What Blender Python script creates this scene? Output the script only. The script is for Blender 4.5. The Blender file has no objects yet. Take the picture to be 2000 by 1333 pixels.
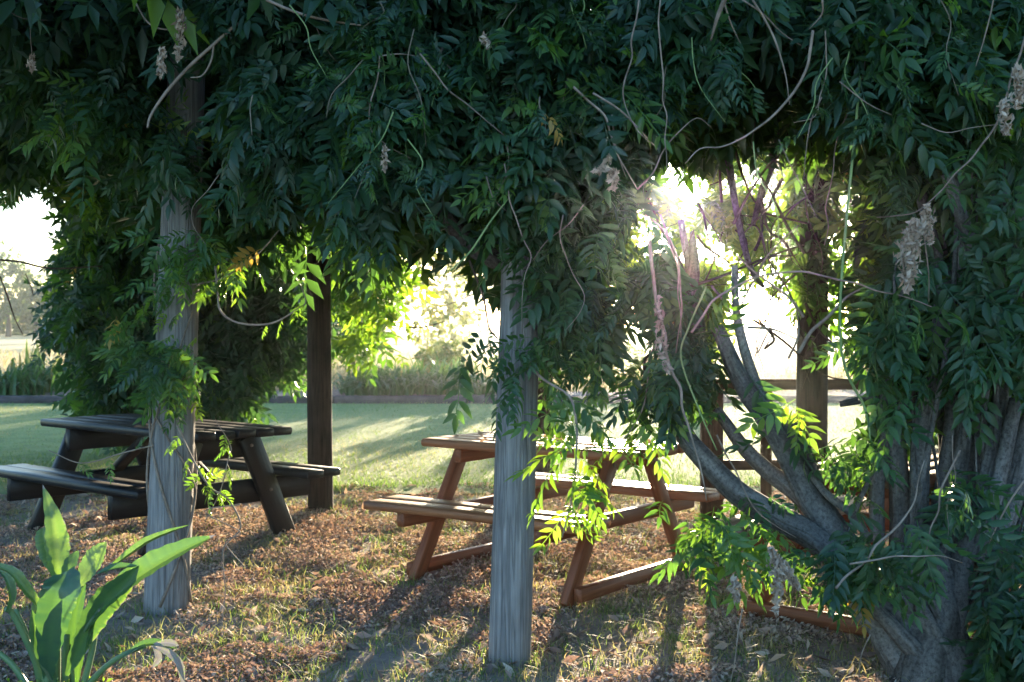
import bpy, math, random
import numpy as np
from mathutils import Vector, Matrix

# ------------------------------------------------------------------ scene, camera, light
S = bpy.context.scene
C = S.collection
rng = np.random.default_rng(7)
random.seed(7)
R = math.radians

F, W, H, CAM_H = 2400.0, 2000.0, 1333.0, 1.4        # focal length and frame in photo pixels
PITCH = math.atan(31.5 / F)
cam_d = bpy.data.cameras.new('camera')
cam = bpy.data.objects.new('camera', cam_d); C.objects.link(cam)
cam.location = (0, 0, CAM_H); cam.rotation_euler = (R(90) - PITCH, 0, 0)
cam_d.sensor_width = 36; cam_d.lens = 36 * F / W
cam_d.clip_start = 0.05; cam_d.clip_end = 3000
cam_d.dof.use_dof = True; cam_d.dof.focus_distance = 5.0; cam_d.dof.aperture_fstop = 5.6
S.camera = cam

SUN_EL, SUN_AZ = R(6.6), math.atan((1345 - 1000) / F)   # the low sun seen through the vine
SUN = Vector((math.sin(SUN_AZ) * math.cos(SUN_EL), math.cos(SUN_AZ) * math.cos(SUN_EL), math.sin(SUN_EL)))
world = bpy.data.worlds.new('World'); S.world = world; world.use_nodes = True
nt = world.node_tree; nt.nodes.clear()
w_out = nt.nodes.new('ShaderNodeOutputWorld'); w_bg = nt.nodes.new('ShaderNodeBackground')
sky = nt.nodes.new('ShaderNodeTexSky'); sky.sky_type = 'NISHITA'; sky.sun_disc = False
sky.sun_elevation = SUN_EL; sky.sun_rotation = SUN_AZ
sky.air_density = 1.0; sky.dust_density = 0.6; sky.ozone_density = 3.0
w_bg.inputs['Strength'].default_value = 0.15
# the sun's own glare in the misty sky, a narrow bright aureole round its disc
geo = nt.nodes.new('ShaderNodeTexCoord'); dot = nt.nodes.new('ShaderNodeVectorMath'); dot.operation = 'DOT_PRODUCT'
dot.inputs[1].default_value = SUN
nt.links.new(geo.outputs['Generated'], dot.inputs[0])
ramp = nt.nodes.new('ShaderNodeMapRange'); ramp.interpolation_type = 'SMOOTHSTEP'
ramp.inputs['From Min'].default_value = math.cos(R(1.5)); ramp.inputs['From Max'].default_value = math.cos(R(0.5))
ramp.inputs['To Min'].default_value = 0; ramp.inputs['To Max'].default_value = 160
nt.links.new(dot.outputs['Value'], ramp.inputs['Value'])
mx = nt.nodes.new('ShaderNodeMix'); mx.data_type = 'RGBA'; mx.blend_type = 'ADD'; mx.inputs[0].default_value = 1
glow = nt.nodes.new('ShaderNodeMix'); glow.data_type = 'RGBA'; glow.blend_type = 'MULTIPLY'; glow.inputs[0].default_value = 1
glow.inputs[6].default_value = (1, .86, .6, 1)
nt.links.new(ramp.outputs['Result'], glow.inputs[7])
nt.links.new(sky.outputs['Color'], mx.inputs[6]); nt.links.new(glow.outputs[2], mx.inputs[7])
nt.links.new(mx.outputs[2], w_bg.inputs['Color']); nt.links.new(w_bg.outputs['Background'], w_out.inputs['Surface'])

sun_d = bpy.data.lights.new('sun', 'SUN'); sun_d.energy = 5.0; sun_d.angle = R(0.5); sun_d.color = (1.0, .81, .56)
sun_o = bpy.data.objects.new('sun', sun_d); C.objects.link(sun_o)
sun_o.rotation_euler = SUN.to_track_quat('Z', 'Y').to_euler(); sun_o.location = (6, 40, 20)

S.view_settings.view_transform = 'Standard'; S.view_settings.look = 'None'
S.view_settings.gamma = 1; S.view_settings.use_curve_mapping = False
S.view_settings.exposure = 2.7
S.render.engine = 'CYCLES'
S.cycles.use_denoising = True
S.cycles.max_bounces = 8; S.cycles.transparent_max_bounces = 8; S.cycles.volume_bounces = 1
S.cycles.sample_clamp_indirect = 6
S.cycles.use_adaptive_sampling = True; S.cycles.adaptive_threshold = 0.01

HAZE = 0.00055


def P(px, py, d):
    """the point at distance d (metres along +Y) on the sight line through a pixel of the photograph"""
    u = (px - 1000) / F; v = -(py - 666.5) / F
    ca, sa = math.cos(PITCH), math.sin(PITCH)
    Y = ca + v * sa; k = d / Y
    return Vector((u * k, d, CAM_H + (-sa + v * ca) * k))


def proj(p):
    """pixel coordinates (N,2) and depth of world points (N,3)"""
    ca, sa = math.cos(PITCH), math.sin(PITCH)
    x, y, z = p[:, 0], p[:, 1], p[:, 2] - CAM_H
    d = y * ca - z * sa; up = y * sa + z * ca
    d = np.maximum(d, .01)
    return np.stack([1000 + F * x / d, 666.5 - F * up / d], 1), d


# ------------------------------------------------------------------ helpers
def tag(o, label=None, cat=None, group=None, kind=None):
    if label: o['label'] = label
    if cat: o['category'] = cat
    if group: o['group'] = group
    if kind: o['kind'] = kind
    return o


def empty(name, loc=(0, 0, 0), rz=0.0):
    o = bpy.data.objects.new(name, None); C.objects.link(o)
    o.location = loc; o.rotation_euler = (0, 0, rz); o.empty_display_size = .1
    return o


def link(name, me, mat=None, parent=None):
    o = bpy.data.objects.new(name, me); C.objects.link(o)
    if mat and not me.materials: me.materials.append(mat)
    if parent is not None: o.parent = parent
    return o


def mesh_np(name, V, T, tint=None, smooth=False, n=3):
    """a mesh from vertex array (N,3) and n-gon index array (M,n), with an optional per-vertex tint"""
    V = np.asarray(V, np.float32); T = np.asarray(T, np.int32)
    me = bpy.data.meshes.new(name)
    me.vertices.add(len(V)); me.vertices.foreach_set('co', V.ravel())
    me.loops.add(T.size); me.loops.foreach_set('vertex_index', T.ravel())
    me.polygons.add(len(T)); me.polygons.foreach_set('loop_start', np.arange(0, T.size, n, dtype=np.int32))
    me.polygons.foreach_set('loop_total', np.full(len(T), n, np.int32))
    if smooth: me.polygons.foreach_set('use_smooth', np.ones(len(T), bool))
    if tint is not None:
        a = me.attributes.new('tint', 'FLOAT', 'POINT'); a.data.foreach_set('value', np.asarray(tint, np.float32))
    me.update(); me.validate()
    return me


def spline(pts, k=6):
    """Catmull-Rom through points; returns (N,D) array"""
    p = np.array([tuple(q) for q in pts], float)
    if len(p) < 3:
        t = np.linspace(0, 1, k + 1)[:, None]
        return p[0] * (1 - t) + p[-1] * t
    e = np.vstack([2 * p[0] - p[1], p, 2 * p[-1] - p[-2]])
    out = []
    for i in range(len(p) - 1):
        a, b, c, d = e[i:i + 4]
        for t in np.linspace(0, 1, k, endpoint=False):
            out.append(.5 * ((2 * b) + (c - a) * t + (2 * a - 5 * b + 4 * c - d) * t * t + (3 * b - a - 3 * c + d) * t ** 3))
    out.append(p[-1])
    return np.array(out)


def tube_arrays(path, rad, sides=8, rough=0.0, seed=0, cap=True):
    """vertices and quads of a tapering tube along path (N,3) with radii (N,)"""
    path = np.asarray(path, float); N = len(path)
    rad = np.interp(np.linspace(0, 1, N), np.linspace(0, 1, len(rad)), rad)
    tan = np.gradient(path, axis=0); tan /= np.linalg.norm(tan, axis=1)[:, None] + 1e-9
    ref = np.array([0.3, 1, 0.1]) if abs(tan[0][1]) < .9 else np.array([1, 0, .1])
    rg = np.random.default_rng(seed)
    ph = rg.uniform(0, 6.28, 6)
    V = []
    nrm = ref - tan[0] * ref.dot(tan[0]); nrm /= np.linalg.norm(nrm)
    s = np.concatenate([[0], np.cumsum(np.linalg.norm(np.diff(path, axis=0), axis=1))])
    th = np.linspace(0, 2 * math.pi, sides, endpoint=False)
    for i in range(N):
        nrm = nrm - tan[i] * nrm.dot(tan[i]); nrm /= np.linalg.norm(nrm) + 1e-9
        bn = np.cross(tan[i], nrm)
        r = rad[i] * np.ones(sides)
        if rough:
            r = r * (1 + rough * (.6 * np.sin(2 * th + ph[0] + 3 * s[i]) + .5 * np.sin(3 * th + ph[1] - 5 * s[i]) + .4 * np.sin(5 * th + ph[2] + 2 * s[i])
                                  + .35 * math.sin(9 * s[i] + ph[3]) + .3 * np.sin(7 * th + ph[4])) + rg.normal(0, rough * .12, sides))
        V.append(path[i] + r[:, None] * (np.cos(th)[:, None] * nrm + np.sin(th)[:, None] * bn))
    V = np.concatenate(V)
    i = np.arange(N - 1)[:, None] * sides; j = np.arange(sides)[None]; j2 = (j + 1) % sides
    Q = np.stack([i + j, i + j2, i + sides + j2, i + sides + j], -1).reshape(-1, 4)
    T = np.concatenate([Q[:, [0, 1, 2]], Q[:, [0, 2, 3]]])
    if cap:
        V = np.vstack([V, path[0], path[-1]])
        a, b = len(V) - 2, len(V) - 1; jj = np.arange(sides); k2 = (jj + 1) % sides
        T = np.vstack([T, np.stack([np.full(sides, a), k2, jj], 1), np.stack([np.full(sides, b), (N - 1) * sides + jj, (N - 1) * sides + k2], 1)])
    return V, T


def grain_coords(path, rad, sides, cap=True):
    path = np.asarray(path, float); n = len(path); s = np.concatenate([[0], np.cumsum(np.linalg.norm(np.diff(path, axis=0), axis=1))])
    r = float(np.mean(rad)); th = np.linspace(0, 2 * math.pi, sides, endpoint=False); off = float(abs(path[0]).sum()) * 7
    g = np.stack([np.tile(np.cos(th) * r + off, n), np.tile(np.sin(th) * r, n), np.repeat(s, sides)], 1)
    return np.vstack([g, g[:1], g[-1:]]) if cap else g


def set_grain(me, g):
    a = me.attributes.new('grain', 'FLOAT_VECTOR', 'POINT'); a.data.foreach_set('vector', np.asarray(g, np.float32).ravel())


def tube(name, pts, rad, mat, parent=None, sides=8, k=6, rough=0.0, seed=0):
    sp = spline(pts, k); V, T = tube_arrays(sp, rad, sides, rough, seed); me = mesh_np(name, V, T, smooth=True); set_grain(me, grain_coords(sp, rad, sides))
    return link(name, me, mat, parent)


def join(parts):
    Vs, Ts, n = [], [], 0
    for V, T in parts:
        Vs.append(V); Ts.append(np.asarray(T) + n); n += len(V)
    return np.vstack(Vs), np.vstack(Ts)


def board_arrays(L, Wd, Th, b=.006, seed=None):
    """a board centred on the origin, L along x, Wd along y, Th along z, long edges eased"""
    prof = [(-Wd / 2 + b, -Th / 2), (Wd / 2 - b, -Th / 2), (Wd / 2, -Th / 2 + b), (Wd / 2, Th / 2 - b), (Wd / 2 - b, Th / 2), (-Wd / 2 + b, Th / 2), (-Wd / 2, Th / 2 - b), (-Wd / 2, -Th / 2 + b)]
    xs = [-L / 2, -L / 2 + b, -L / 6, L / 6, L / 2 - b, L / 2]
    rg = np.random.default_rng(seed or 0)
    V = []
    for i, x in enumerate(xs):
        sc = 1 - (b / Wd if i in (0, 5) else 0); sz = 1 - (b * 1.6 / Th if i in (0, 5) else 0)
        wob = rg.normal(0, .0015, 2) if seed else (0, 0)
        V += [(x, y * sc + wob[0], z * sz + wob[1]) for y, z in prof]
    V = np.array(V); n = 8; T = []
    for i in range(len(xs) - 1):
        for j in range(n):
            a, c = i * n + j, i * n + (j + 1) % n
            T += [(a, c, c + n), (a, c + n, a + n)]
    for j in range(1, n - 1):
        T.append((0, j + 1, j)); e = (len(xs) - 1) * n; T.append((e, e + j, e + j + 1))
    return V, np.array(T)


def board(name, L, Wd, Th, mat, parent, loc, rot=(0, 0, 0), b=.006, seed=None):
    V, T = board_arrays(L, Wd, Th, b, seed)
    o = link(name, mesh_np(name, V, T), mat, parent); o.location = loc; o.rotation_euler = rot
    return o


def bar(name, a, b, wd, th, mat, parent, side=(0, 1, 0), seed=None):
    """a board whose axis runs from a to b; its width wd lies along `side`"""
    a, b, s = Vector(a), Vector(b), Vector(side)
    x = (b - a).normalized(); y = (s - x * s.dot(x)).normalized(); z = x.cross(y)
    M = Matrix((x, y, z)).transposed().to_4x4(); M.translation = (a + b) / 2
    V, T = board_arrays((b - a).length, wd, th, .005, seed)
    o = link(name, mesh_np(name, V, T), mat, parent); o.matrix_local = M
    return o


def vnoise(x, y, s=1.0, seed=0):
    """smooth value noise 0..1 on arrays"""
    rg = np.random.default_rng(seed); tab = rg.random((64, 64))
    x = np.asarray(x) / s + 31.7; y = np.asarray(y) / s + 17.3
    xi, yi = np.floor(x).astype(int), np.floor(y).astype(int); fx, fy = x - xi, y - yi
    fx, fy = fx * fx * (3 - 2 * fx), fy * fy * (3 - 2 * fy)
    g = lambda a, b: tab[a % 64, b % 64]
    return (g(xi, yi) * (1 - fx) + g(xi + 1, yi) * fx) * (1 - fy) + (g(xi, yi + 1) * (1 - fx) + g(xi + 1, yi + 1) * fx) * fy


# ------------------------------------------------------------------ materials
def new_mat(name):
    m = bpy.data.materials.new(name); m.use_nodes = True
    return m, m.node_tree, m.node_tree.nodes['Principled BSDF']


def N(t, kind, **kw):
    n = t.nodes.new(kind)
    for k, v in kw.items(): setattr(n, k, v)
    return n


def ramp_node(t, stops):
    r = t.nodes.new('ShaderNodeValToRGB'); e = r.color_ramp.elements
    while len(e) < len(stops): e.new(.5)
    for el, (p, c) in zip(e, stops): el.position = p; el.color = (*c, 1)
    return r


def wood_mat(name, dark, light, axis='X', rough=.75, spec=.3, scale=1.0, bump=.5, blotch=None, crack=0.0, grain=False):
    m, t, b = new_mat(name)
    tc = N(t, 'ShaderNodeTexCoord'); oi = N(t, 'ShaderNodeObjectInfo'); src = tc.outputs['Object']
    if grain: src = N(t, 'ShaderNodeAttribute', attribute_name='grain').outputs['Vector']
    mp = N(t, 'ShaderNodeMapping')
    st = (26, 26, 4) if grain else {'X': (2, 60, 60), 'Y': (60, 2, 60), 'Z': (60, 60, 2)}[axis]
    mp.inputs['Scale'].default_value = [v * scale for v in st]
    ad = N(t, 'ShaderNodeVectorMath', operation='ADD'); sc = N(t, 'ShaderNodeVectorMath', operation='SCALE'); sc.inputs[0].default_value = (13, 7, 5)
    t.links.new(oi.outputs['Random'], sc.inputs['Scale'])
    t.links.new(src, ad.inputs[0]); t.links.new(sc.outputs[0], ad.inputs[1]); t.links.new(ad.outputs[0], mp.inputs['Vector'])
    n1 = N(t, 'ShaderNodeTexNoise'); n1.inputs['Scale'].default_value = 1; n1.inputs['Detail'].default_value = 6; n1.inputs['Roughness'].default_value = .65
    t.links.new(mp.outputs[0], n1.inputs['Vector'])
    n2 = N(t, 'ShaderNodeTexNoise'); n2.inputs['Scale'].default_value = 5; n2.inputs['Detail'].default_value = 4
    t.links.new(ad.outputs[0], n2.inputs['Vector'])
    r1 = ramp_node(t, [(.3, dark), (.5, [(a + c) / 2 for a, c in zip(dark, light)]), (.72, light)])
    t.links.new(n1.outputs['Fac'], r1.inputs['Fac'])
    r2 = ramp_node(t, [(.35, blotch or [.7 * v for v in light]), (.62, (1, 1, 1))])
    t.links.new(n2.outputs['Fac'], r2.inputs['Fac'])
    mm = N(t, 'ShaderNodeMix', data_type='RGBA', blend_type='MULTIPLY'); mm.inputs[0].default_value = .45
    t.links.new(r1.outputs[0], mm.inputs[6]); t.links.new(r2.outputs[0], mm.inputs[7])
    hgt = n1.outputs['Fac']; colr = mm.outputs[2]
    if crack:                                            # long checks and splits along the grain
        m3 = N(t, 'ShaderNodeMapping'); m3.inputs['Scale'].default_value = [v * scale * .55 for v in st]
        t.links.new(ad.outputs[0], m3.inputs['Vector'])
        n3 = N(t, 'ShaderNodeTexNoise'); n3.inputs['Scale'].default_value = 1; n3.inputs['Detail'].default_value = 3
        t.links.new(m3.outputs[0], n3.inputs['Vector'])
        r3 = ramp_node(t, [(.46, (1, 1, 1)), (.495, (.12, .1, .09)), (.505, (.12, .1, .09)), (.54, (1, 1, 1))]); t.links.new(n3.outputs['Fac'], r3.inputs['Fac'])
        m4 = N(t, 'ShaderNodeMix', data_type='RGBA', blend_type='MULTIPLY'); m4.inputs[0].default_value = crack
        t.links.new(mm.outputs[2], m4.inputs[6]); t.links.new(r3.outputs[0], m4.inputs[7]); colr = m4.outputs[2]
        mt = N(t, 'ShaderNodeMath', operation='MULTIPLY'); t.links.new(n1.outputs['Fac'], mt.inputs[0]); t.links.new(r3.outputs[0], mt.inputs[1]); hgt = mt.outputs[0]
    if grain:                                            # rough plates and flakes of the bark
        n5 = N(t, 'ShaderNodeTexNoise'); n5.inputs['Scale'].default_value = 70; n5.inputs['Detail'].default_value = 6; n5.inputs['Roughness'].default_value = .7
        t.links.new(tc.outputs['Object'], n5.inputs['Vector'])
        r5 = ramp_node(t, [(.36, (.35, .33, .32)), (.5, (.9, .9, .9)), (.66, (1.25, 1.25, 1.22))]); t.links.new(n5.outputs['Fac'], r5.inputs['Fac'])
        m5 = N(t, 'ShaderNodeMix', data_type='RGBA', blend_type='MULTIPLY'); m5.inputs[0].default_value = .8
        t.links.new(colr, m5.inputs[6]); t.links.new(r5.outputs[0], m5.inputs[7]); colr = m5.outputs[2]
        ma = N(t, 'ShaderNodeMath', operation='ADD'); t.links.new(hgt, ma.inputs[0]); t.links.new(n5.outputs['Fac'], ma.inputs[1]); hgt = ma.outputs[0]
    t.links.new(colr, b.inputs['Base Color'])
    b.inputs['Roughness'].default_value = rough; b.inputs['Specular IOR Level'].default_value = spec
    bp = N(t, 'ShaderNodeBump'); bp.inputs['Strength'].default_value = bump; bp.inputs['Distance'].default_value = .006
    t.links.new(hgt, bp.inputs['Height']); t.links.new(bp.outputs[0], b.inputs['Normal'])
    return m


def plain_mat(name, c1, c2, scale=20, rough=.8, spec=.25, bump=.3, detail=5):
    m, t, b = new_mat(name)
    tc = N(t, 'ShaderNodeTexCoord')
    n1 = N(t, 'ShaderNodeTexNoise'); n1.inputs['Scale'].default_value = scale; n1.inputs['Detail'].default_value = detail; n1.inputs['Roughness'].default_value = .62
    t.links.new(tc.outputs['Object'], n1.inputs['Vector'])
    r = ramp_node(t, [(.32, c1), (.68, c2)]); t.links.new(n1.outputs['Fac'], r.inputs['Fac']); t.links.new(r.outputs[0], b.inputs['Base Color'])
    b.inputs['Roughness'].default_value = rough; b.inputs['Specular IOR Level'].default_value = spec
    if bump:
        bp = N(t, 'ShaderNodeBump'); bp.inputs['Strength'].default_value = bump; bp.inputs['Distance'].default_value = .01
        t.links.new(n1.outputs['Fac'], bp.inputs['Height']); t.links.new(bp.outputs[0], b.inputs['Normal'])
    return m


def leaf_mat(name, stops, tstops, trans=.35, rough=.42, spec=.45):
    """leaf: glossy face plus light coming through; `tint` (a per-vertex value) picks the colour"""
    m, t, b = new_mat(name)
    at = N(t, 'ShaderNodeAttribute', attribute_name='tint')
    r1 = ramp_node(t, stops); r2 = ramp_node(t, tstops)
    t.links.new(at.outputs['Fac'], r1.inputs['Fac']); t.links.new(at.outputs['Fac'], r2.inputs['Fac'])
    t.links.new(r1.outputs[0], b.inputs['Base Color'])
    b.inputs['Roughness'].default_value = rough; b.inputs['Specular IOR Level'].default_value = spec
    tr = N(t, 'ShaderNodeBsdfTranslucent'); t.links.new(r2.outputs[0], tr.inputs['Color'])
    ms = N(t, 'ShaderNodeMixShader'); ms.inputs[0].default_value = trans
    t.links.new(b.outputs[0], ms.inputs[1]); t.links.new(tr.outputs[0], ms.inputs[2])
    t.links.new(ms.outputs[0], t.nodes['Material Output'].inputs['Surface'])
    return m


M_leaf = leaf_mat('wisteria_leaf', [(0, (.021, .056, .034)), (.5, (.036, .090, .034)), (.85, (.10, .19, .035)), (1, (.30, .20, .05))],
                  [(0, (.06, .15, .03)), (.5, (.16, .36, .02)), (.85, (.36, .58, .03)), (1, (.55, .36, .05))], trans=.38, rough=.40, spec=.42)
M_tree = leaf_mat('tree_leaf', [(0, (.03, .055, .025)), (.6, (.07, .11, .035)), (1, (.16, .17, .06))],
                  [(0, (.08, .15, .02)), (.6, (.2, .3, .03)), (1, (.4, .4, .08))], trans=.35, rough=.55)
M_strap = leaf_mat('strap_leaf', [(0, (.022, .078, .030)), (.6, (.045, .125, .035)), (1, (.22, .19, .09))],
                   [(0, (.1, .22, .04)), (.6, (.2, .36, .05)), (1, (.45, .36, .13))], trans=.3, rough=.4)
M_grass = leaf_mat('grass_blade', [(0, (.05, .11, .03)), (.5, (.13, .19, .06)), (1, (.36, .28, .14))],
                   [(0, (.12, .26, .03)), (.5, (.28, .4, .07)), (1, (.6, .46, .2))], trans=.35, rough=.6, spec=.25)
M_straw = leaf_mat('dry_straw', [(0, (.16, .19, .07)), (.5, (.34, .28, .15)), (1, (.48, .37, .25))],
                   [(0, (.2, .26, .06)), (.5, (.5, .4, .18)), (1, (.6, .46, .28))], trans=.35, rough=.7, spec=.2)
M_litter = leaf_mat('dead_leaf', [(0, (.16, .115, .105)), (.5, (.33, .235, .20)), (1, (.56, .46, .38))],
                    [(0, (.14, .07, .04)), (.5, (.36, .21, .12)), (1, (.56, .40, .24))], trans=.25, rough=.8, spec=.15)
M_pod = leaf_mat('dry_pod', [(0, (.18, .13, .10)), (.5, (.36, .28, .22)), (1, (.56, .47, .40))],
                 [(0, (.3, .2, .12)), (.5, (.5, .38, .25)), (1, (.6, .5, .36))], trans=.2, rough=.8, spec=.2)
M_blade = leaf_mat('broad_leaf', [(0, (.024, .066, .042)), (.5, (.042, .098, .040)), (.8, (.08, .145, .04)), (1, (.22, .19, .18))],
                   [(0, (.06, .19, .04)), (.5, (.18, .38, .04)), (.8, (.32, .52, .05)), (1, (.25, .22, .2))], trans=.2, rough=.35, spec=.5)
M_post = wood_mat('weathered_post', (.14, .135, .14), (.34, .325, .325), 'Z', rough=.85, spec=.15, scale=1.0, bump=.9, blotch=(.55, .52, .5), crack=.38)
M_post_dark = wood_mat('dark_post', (.022, .015, .012), (.065, .043, .033), 'Z', rough=.85, spec=.15, bump=.8, crack=.7)
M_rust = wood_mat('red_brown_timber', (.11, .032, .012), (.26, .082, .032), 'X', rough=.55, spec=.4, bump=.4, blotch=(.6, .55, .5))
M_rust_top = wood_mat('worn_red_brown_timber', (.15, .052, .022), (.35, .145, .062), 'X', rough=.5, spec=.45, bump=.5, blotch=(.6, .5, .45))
M_post_dark_x = wood_mat('old_edging_timber', (.05, .042, .045), (.15, .125, .125), 'X', rough=.85, spec=.15, bump=.6)
M_black = wood_mat('charcoal_paint', (.004, .0045, .006), (.011, .012, .016), 'X', rough=.42, spec=.32, bump=.35)
M_dark_board = wood_mat('dark_brown_board', (.045, .026, .017), (.13, .075, .05), 'X', rough=.7, spec=.2, bump=.5)
M_grey_board = wood_mat('grey_brown_timber', (.13, .085, .06), (.34, .25, .19), 'X', rough=.7, spec=.3, bump=.5)
M_bark = wood_mat('grey_bark', (.055, .050, .048), (.25, .235, .228), 'Z', rough=.9, spec=.12, scale=.62, bump=1.2, blotch=(.42, .39, .37), crack=.3, grain=True)
M_bark_d = plain_mat('brown_bark', (.04, .03, .024), (.12, .09, .07), scale=20, rough=.9, spec=.1, bump=.7)
M_tendril = plain_mat("pale_tendril", (.125, .095, .075), (.29, .23, .19), scale=18, rough=.75, spec=.15, bump=.3)
M_shoot = plain_mat('green_shoot', (.10, .17, .06), (.20, .27, .10), scale=18, rough=.6, spec=.3, bump=.1)
M_metal = plain_mat('fence_wire', (.2, .2, .2), (.3, .3, .3), scale=10, rough=.5, spec=.5, bump=0)

# ------------------------------------------------------------------ setting: ground, lawn, bed, sky air
def gz(x, y):
    x = np.asarray(x, float); y = np.asarray(y, float)
    e = np.clip((10.2 - y) / 1.5, 0, 1) * np.clip((11 - abs(x)) / 2, 0, 1)
    return e * (.035 * (vnoise(x, y, .9, 1) - .5) + .02 * (vnoise(x, y, .3, 2) - .5) + .006 * (vnoise(x, y, .1, 3) - .5))


def sheet(name, x0, x1, y0, y1, step, zf, mat, edge=None):
    xs = np.arange(x0, x1 + step / 2, step); ys = np.arange(y0, y1 + step / 2, step)
    X, Y = np.meshgrid(xs, ys)
    if edge is not None: Y = edge(X, Y)
    Z = zf(X, Y); V = np.stack([X, Y, Z], -1).reshape(-1, 3); nx = len(xs)
    i = (np.arange(len(ys) - 1)[:, None] * nx + np.arange(nx - 1)[None]).ravel()
    T = np.stack([i, i + 1, i + nx + 1, i + nx], 1)
    return tag(link(name, mesh_np(name, V, T, smooth=True, n=4), mat), kind='structure')


def ground_mat(name, cols, scales=(.9, 9, 60), bump=.5):
    m, t, b = new_mat(name)
    tc = N(t, 'ShaderNodeTexCoord')
    ns = []
    for s in scales:
        n = N(t, 'ShaderNodeTexNoise'); n.inputs['Scale'].default_value = s; n.inputs['Detail'].default_value = 5
        t.links.new(tc.outputs['Object'], n.inputs['Vector']); ns.append(n)
    r1 = ramp_node(t, [(.38, cols[0]), (.6, cols[1])]); r2 = ramp_node(t, [(.4, cols[2]), (.62, cols[3])])
    t.links.new(ns[1].outputs['Fac'], r1.inputs['Fac']); t.links.new(ns[2].outputs['Fac'], r2.inputs['Fac'])
    mm = N(t, 'ShaderNodeMix', data_type='RGBA'); t.links.new(ns[0].outputs['Fac'], mm.inputs[0])
    t.links.new(r1.outputs[0], mm.inputs[6]); t.links.new(r2.outputs[0], mm.inputs[7]); t.links.new(mm.outputs[2], b.inputs['Base Color'])
    b.inputs['Roughness'].default_value = .95; b.inputs['Specular IOR Level'].default_value = .1
    bp = N(t, 'ShaderNodeBump'); bp.inputs['Strength'].default_value = bump; bp.inputs['Distance'].default_value = .02
    t.links.new(ns[2].outputs['Fac'], bp.inputs['Height']); t.links.new(bp.outputs[0], b.inputs['Normal'])
    return m


M_soil = ground_mat('soil_earth', [(.19, .155, .14), (.29, .24, .21), (.20, .165, .15), (.33, .26, .21)])
M_lawn = ground_mat('lawn_turf', [(.085, .16, .05), (.16, .24, .08), (.13, .19, .06), (.31, .29, .13)], scales=(.35, 3, 40))
M_field = ground_mat('dry_field', [(.42, .32, .16), (.52, .41, .22), (.34, .31, .13), (.48, .37, .21)], scales=(.05, .6, 8), bump=.8)
M_mulch = ground_mat('bed_mulch', [(.15, .11, .10), (.28, .22, .20), (.18, .14, .12), (.34, .27, .23)], scales=(1, 8, 40), bump=1)

sheet('ground', -420, 420, -30, 640, 10, lambda x, y: np.full_like(x, -.06) , M_field)
sheet('soil', -12, 12, -2, 11.5, .07, gz, M_soil)
lawn_edge = lambda X, Y: np.where(Y < 10.3, Y + .5 * (vnoise(X, X * 0, .8, 5) - .5) + .25 * (vnoise(X, X * 0, .2, 6) - .5), Y)
sheet('lawn', -30, 30, 10.2, 22.0, .4, lambda x, y: .012 + .03 * (vnoise(x, y, 3, 8) - .5) * np.clip((y - 10.5), 0, 1), M_lawn, lawn_edge)
sheet('garden_bed', -30, 30, 22.2, 26.5, .25, lambda x, y: .05 + .10 * vnoise(x, y, .7, 9), M_mulch)

kerb = empty('garden_kerb', (0, 22.1, 0))
tag(kerb, 'low timber edging along the far side of the lawn', 'kerb')
for i in range(12):
    o = board('timber', 2.38, .16, .16, M_post_dark_x, kerb, (-14 + 2.4 * i, random.uniform(-.02, .02), .045), (0, 0, random.uniform(-.006, .006)), b=.015)

# grass, weeds and litter too many to count ---------------------------------------------------
def blades(x, y, z, h, w, lean, tint, segs=2):
    """bent grass blades, arrays of N -> V,T,tint"""
    n = len(x); az = rng.uniform(0, 6.283, n); fa = az + rng.normal(1.57, .5, n)
    dx, dy = np.cos(az), np.sin(az); sx, sy = np.cos(fa), np.sin(fa)
    rows = []
    for k in range(segs + 1):
        f = k / segs; off = lean * h * f * f; zz = z + h * f * (1 - .25 * lean * f); ww = w * .5 * (1 - f) ** .7
        c = np.stack([x + dx * off, y + dy * off, zz], 1); s = np.stack([sx * ww, sy * ww, 0 * ww], 1)
        rows += [c] if k == segs else [c - s, c + s]
    V = np.stack(rows, 1); m = V.shape[1]; T = []
    for k in range(segs - 1):
        a = 2 * k; T += [(a, a + 1, a + 3), (a, a + 3, a + 2)]
    a = 2 * (segs - 1); T.append((a, a + 1, a + 2))
    T = (np.array(T)[None] + (np.arange(n) * m)[:, None, None]).reshape(-1, 3)
    return V.reshape(-1, 3), T, np.repeat(tint, m)


n = 60000
u = rng.random(n); y = 10.1 + 11.8 * u ** 1.6; x = (rng.random(n) - .5) * (y * .98 + 1.5)
keep = (y > 10.35 + .6 * (vnoise(x, y, .7, 12) - .5)); x, y = x[keep], y[keep]; n = len(x)
front = np.exp(-(y - 10.2) / .5)
V, T, tt = blades(x, y, .01 + 0 * x, rng.uniform(.02, .045, n) * (1 + 2.0 * front), rng.uniform(.005, .011, n), rng.uniform(.3, 1.2, n),
                  np.clip(.95 * vnoise(x, y, 1.6, 14) + rng.normal(0, .16, n) - .35 * front, 0, 1))
tag(link('grass', mesh_np('grass', V, T, tt), M_grass), kind='stuff')

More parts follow.
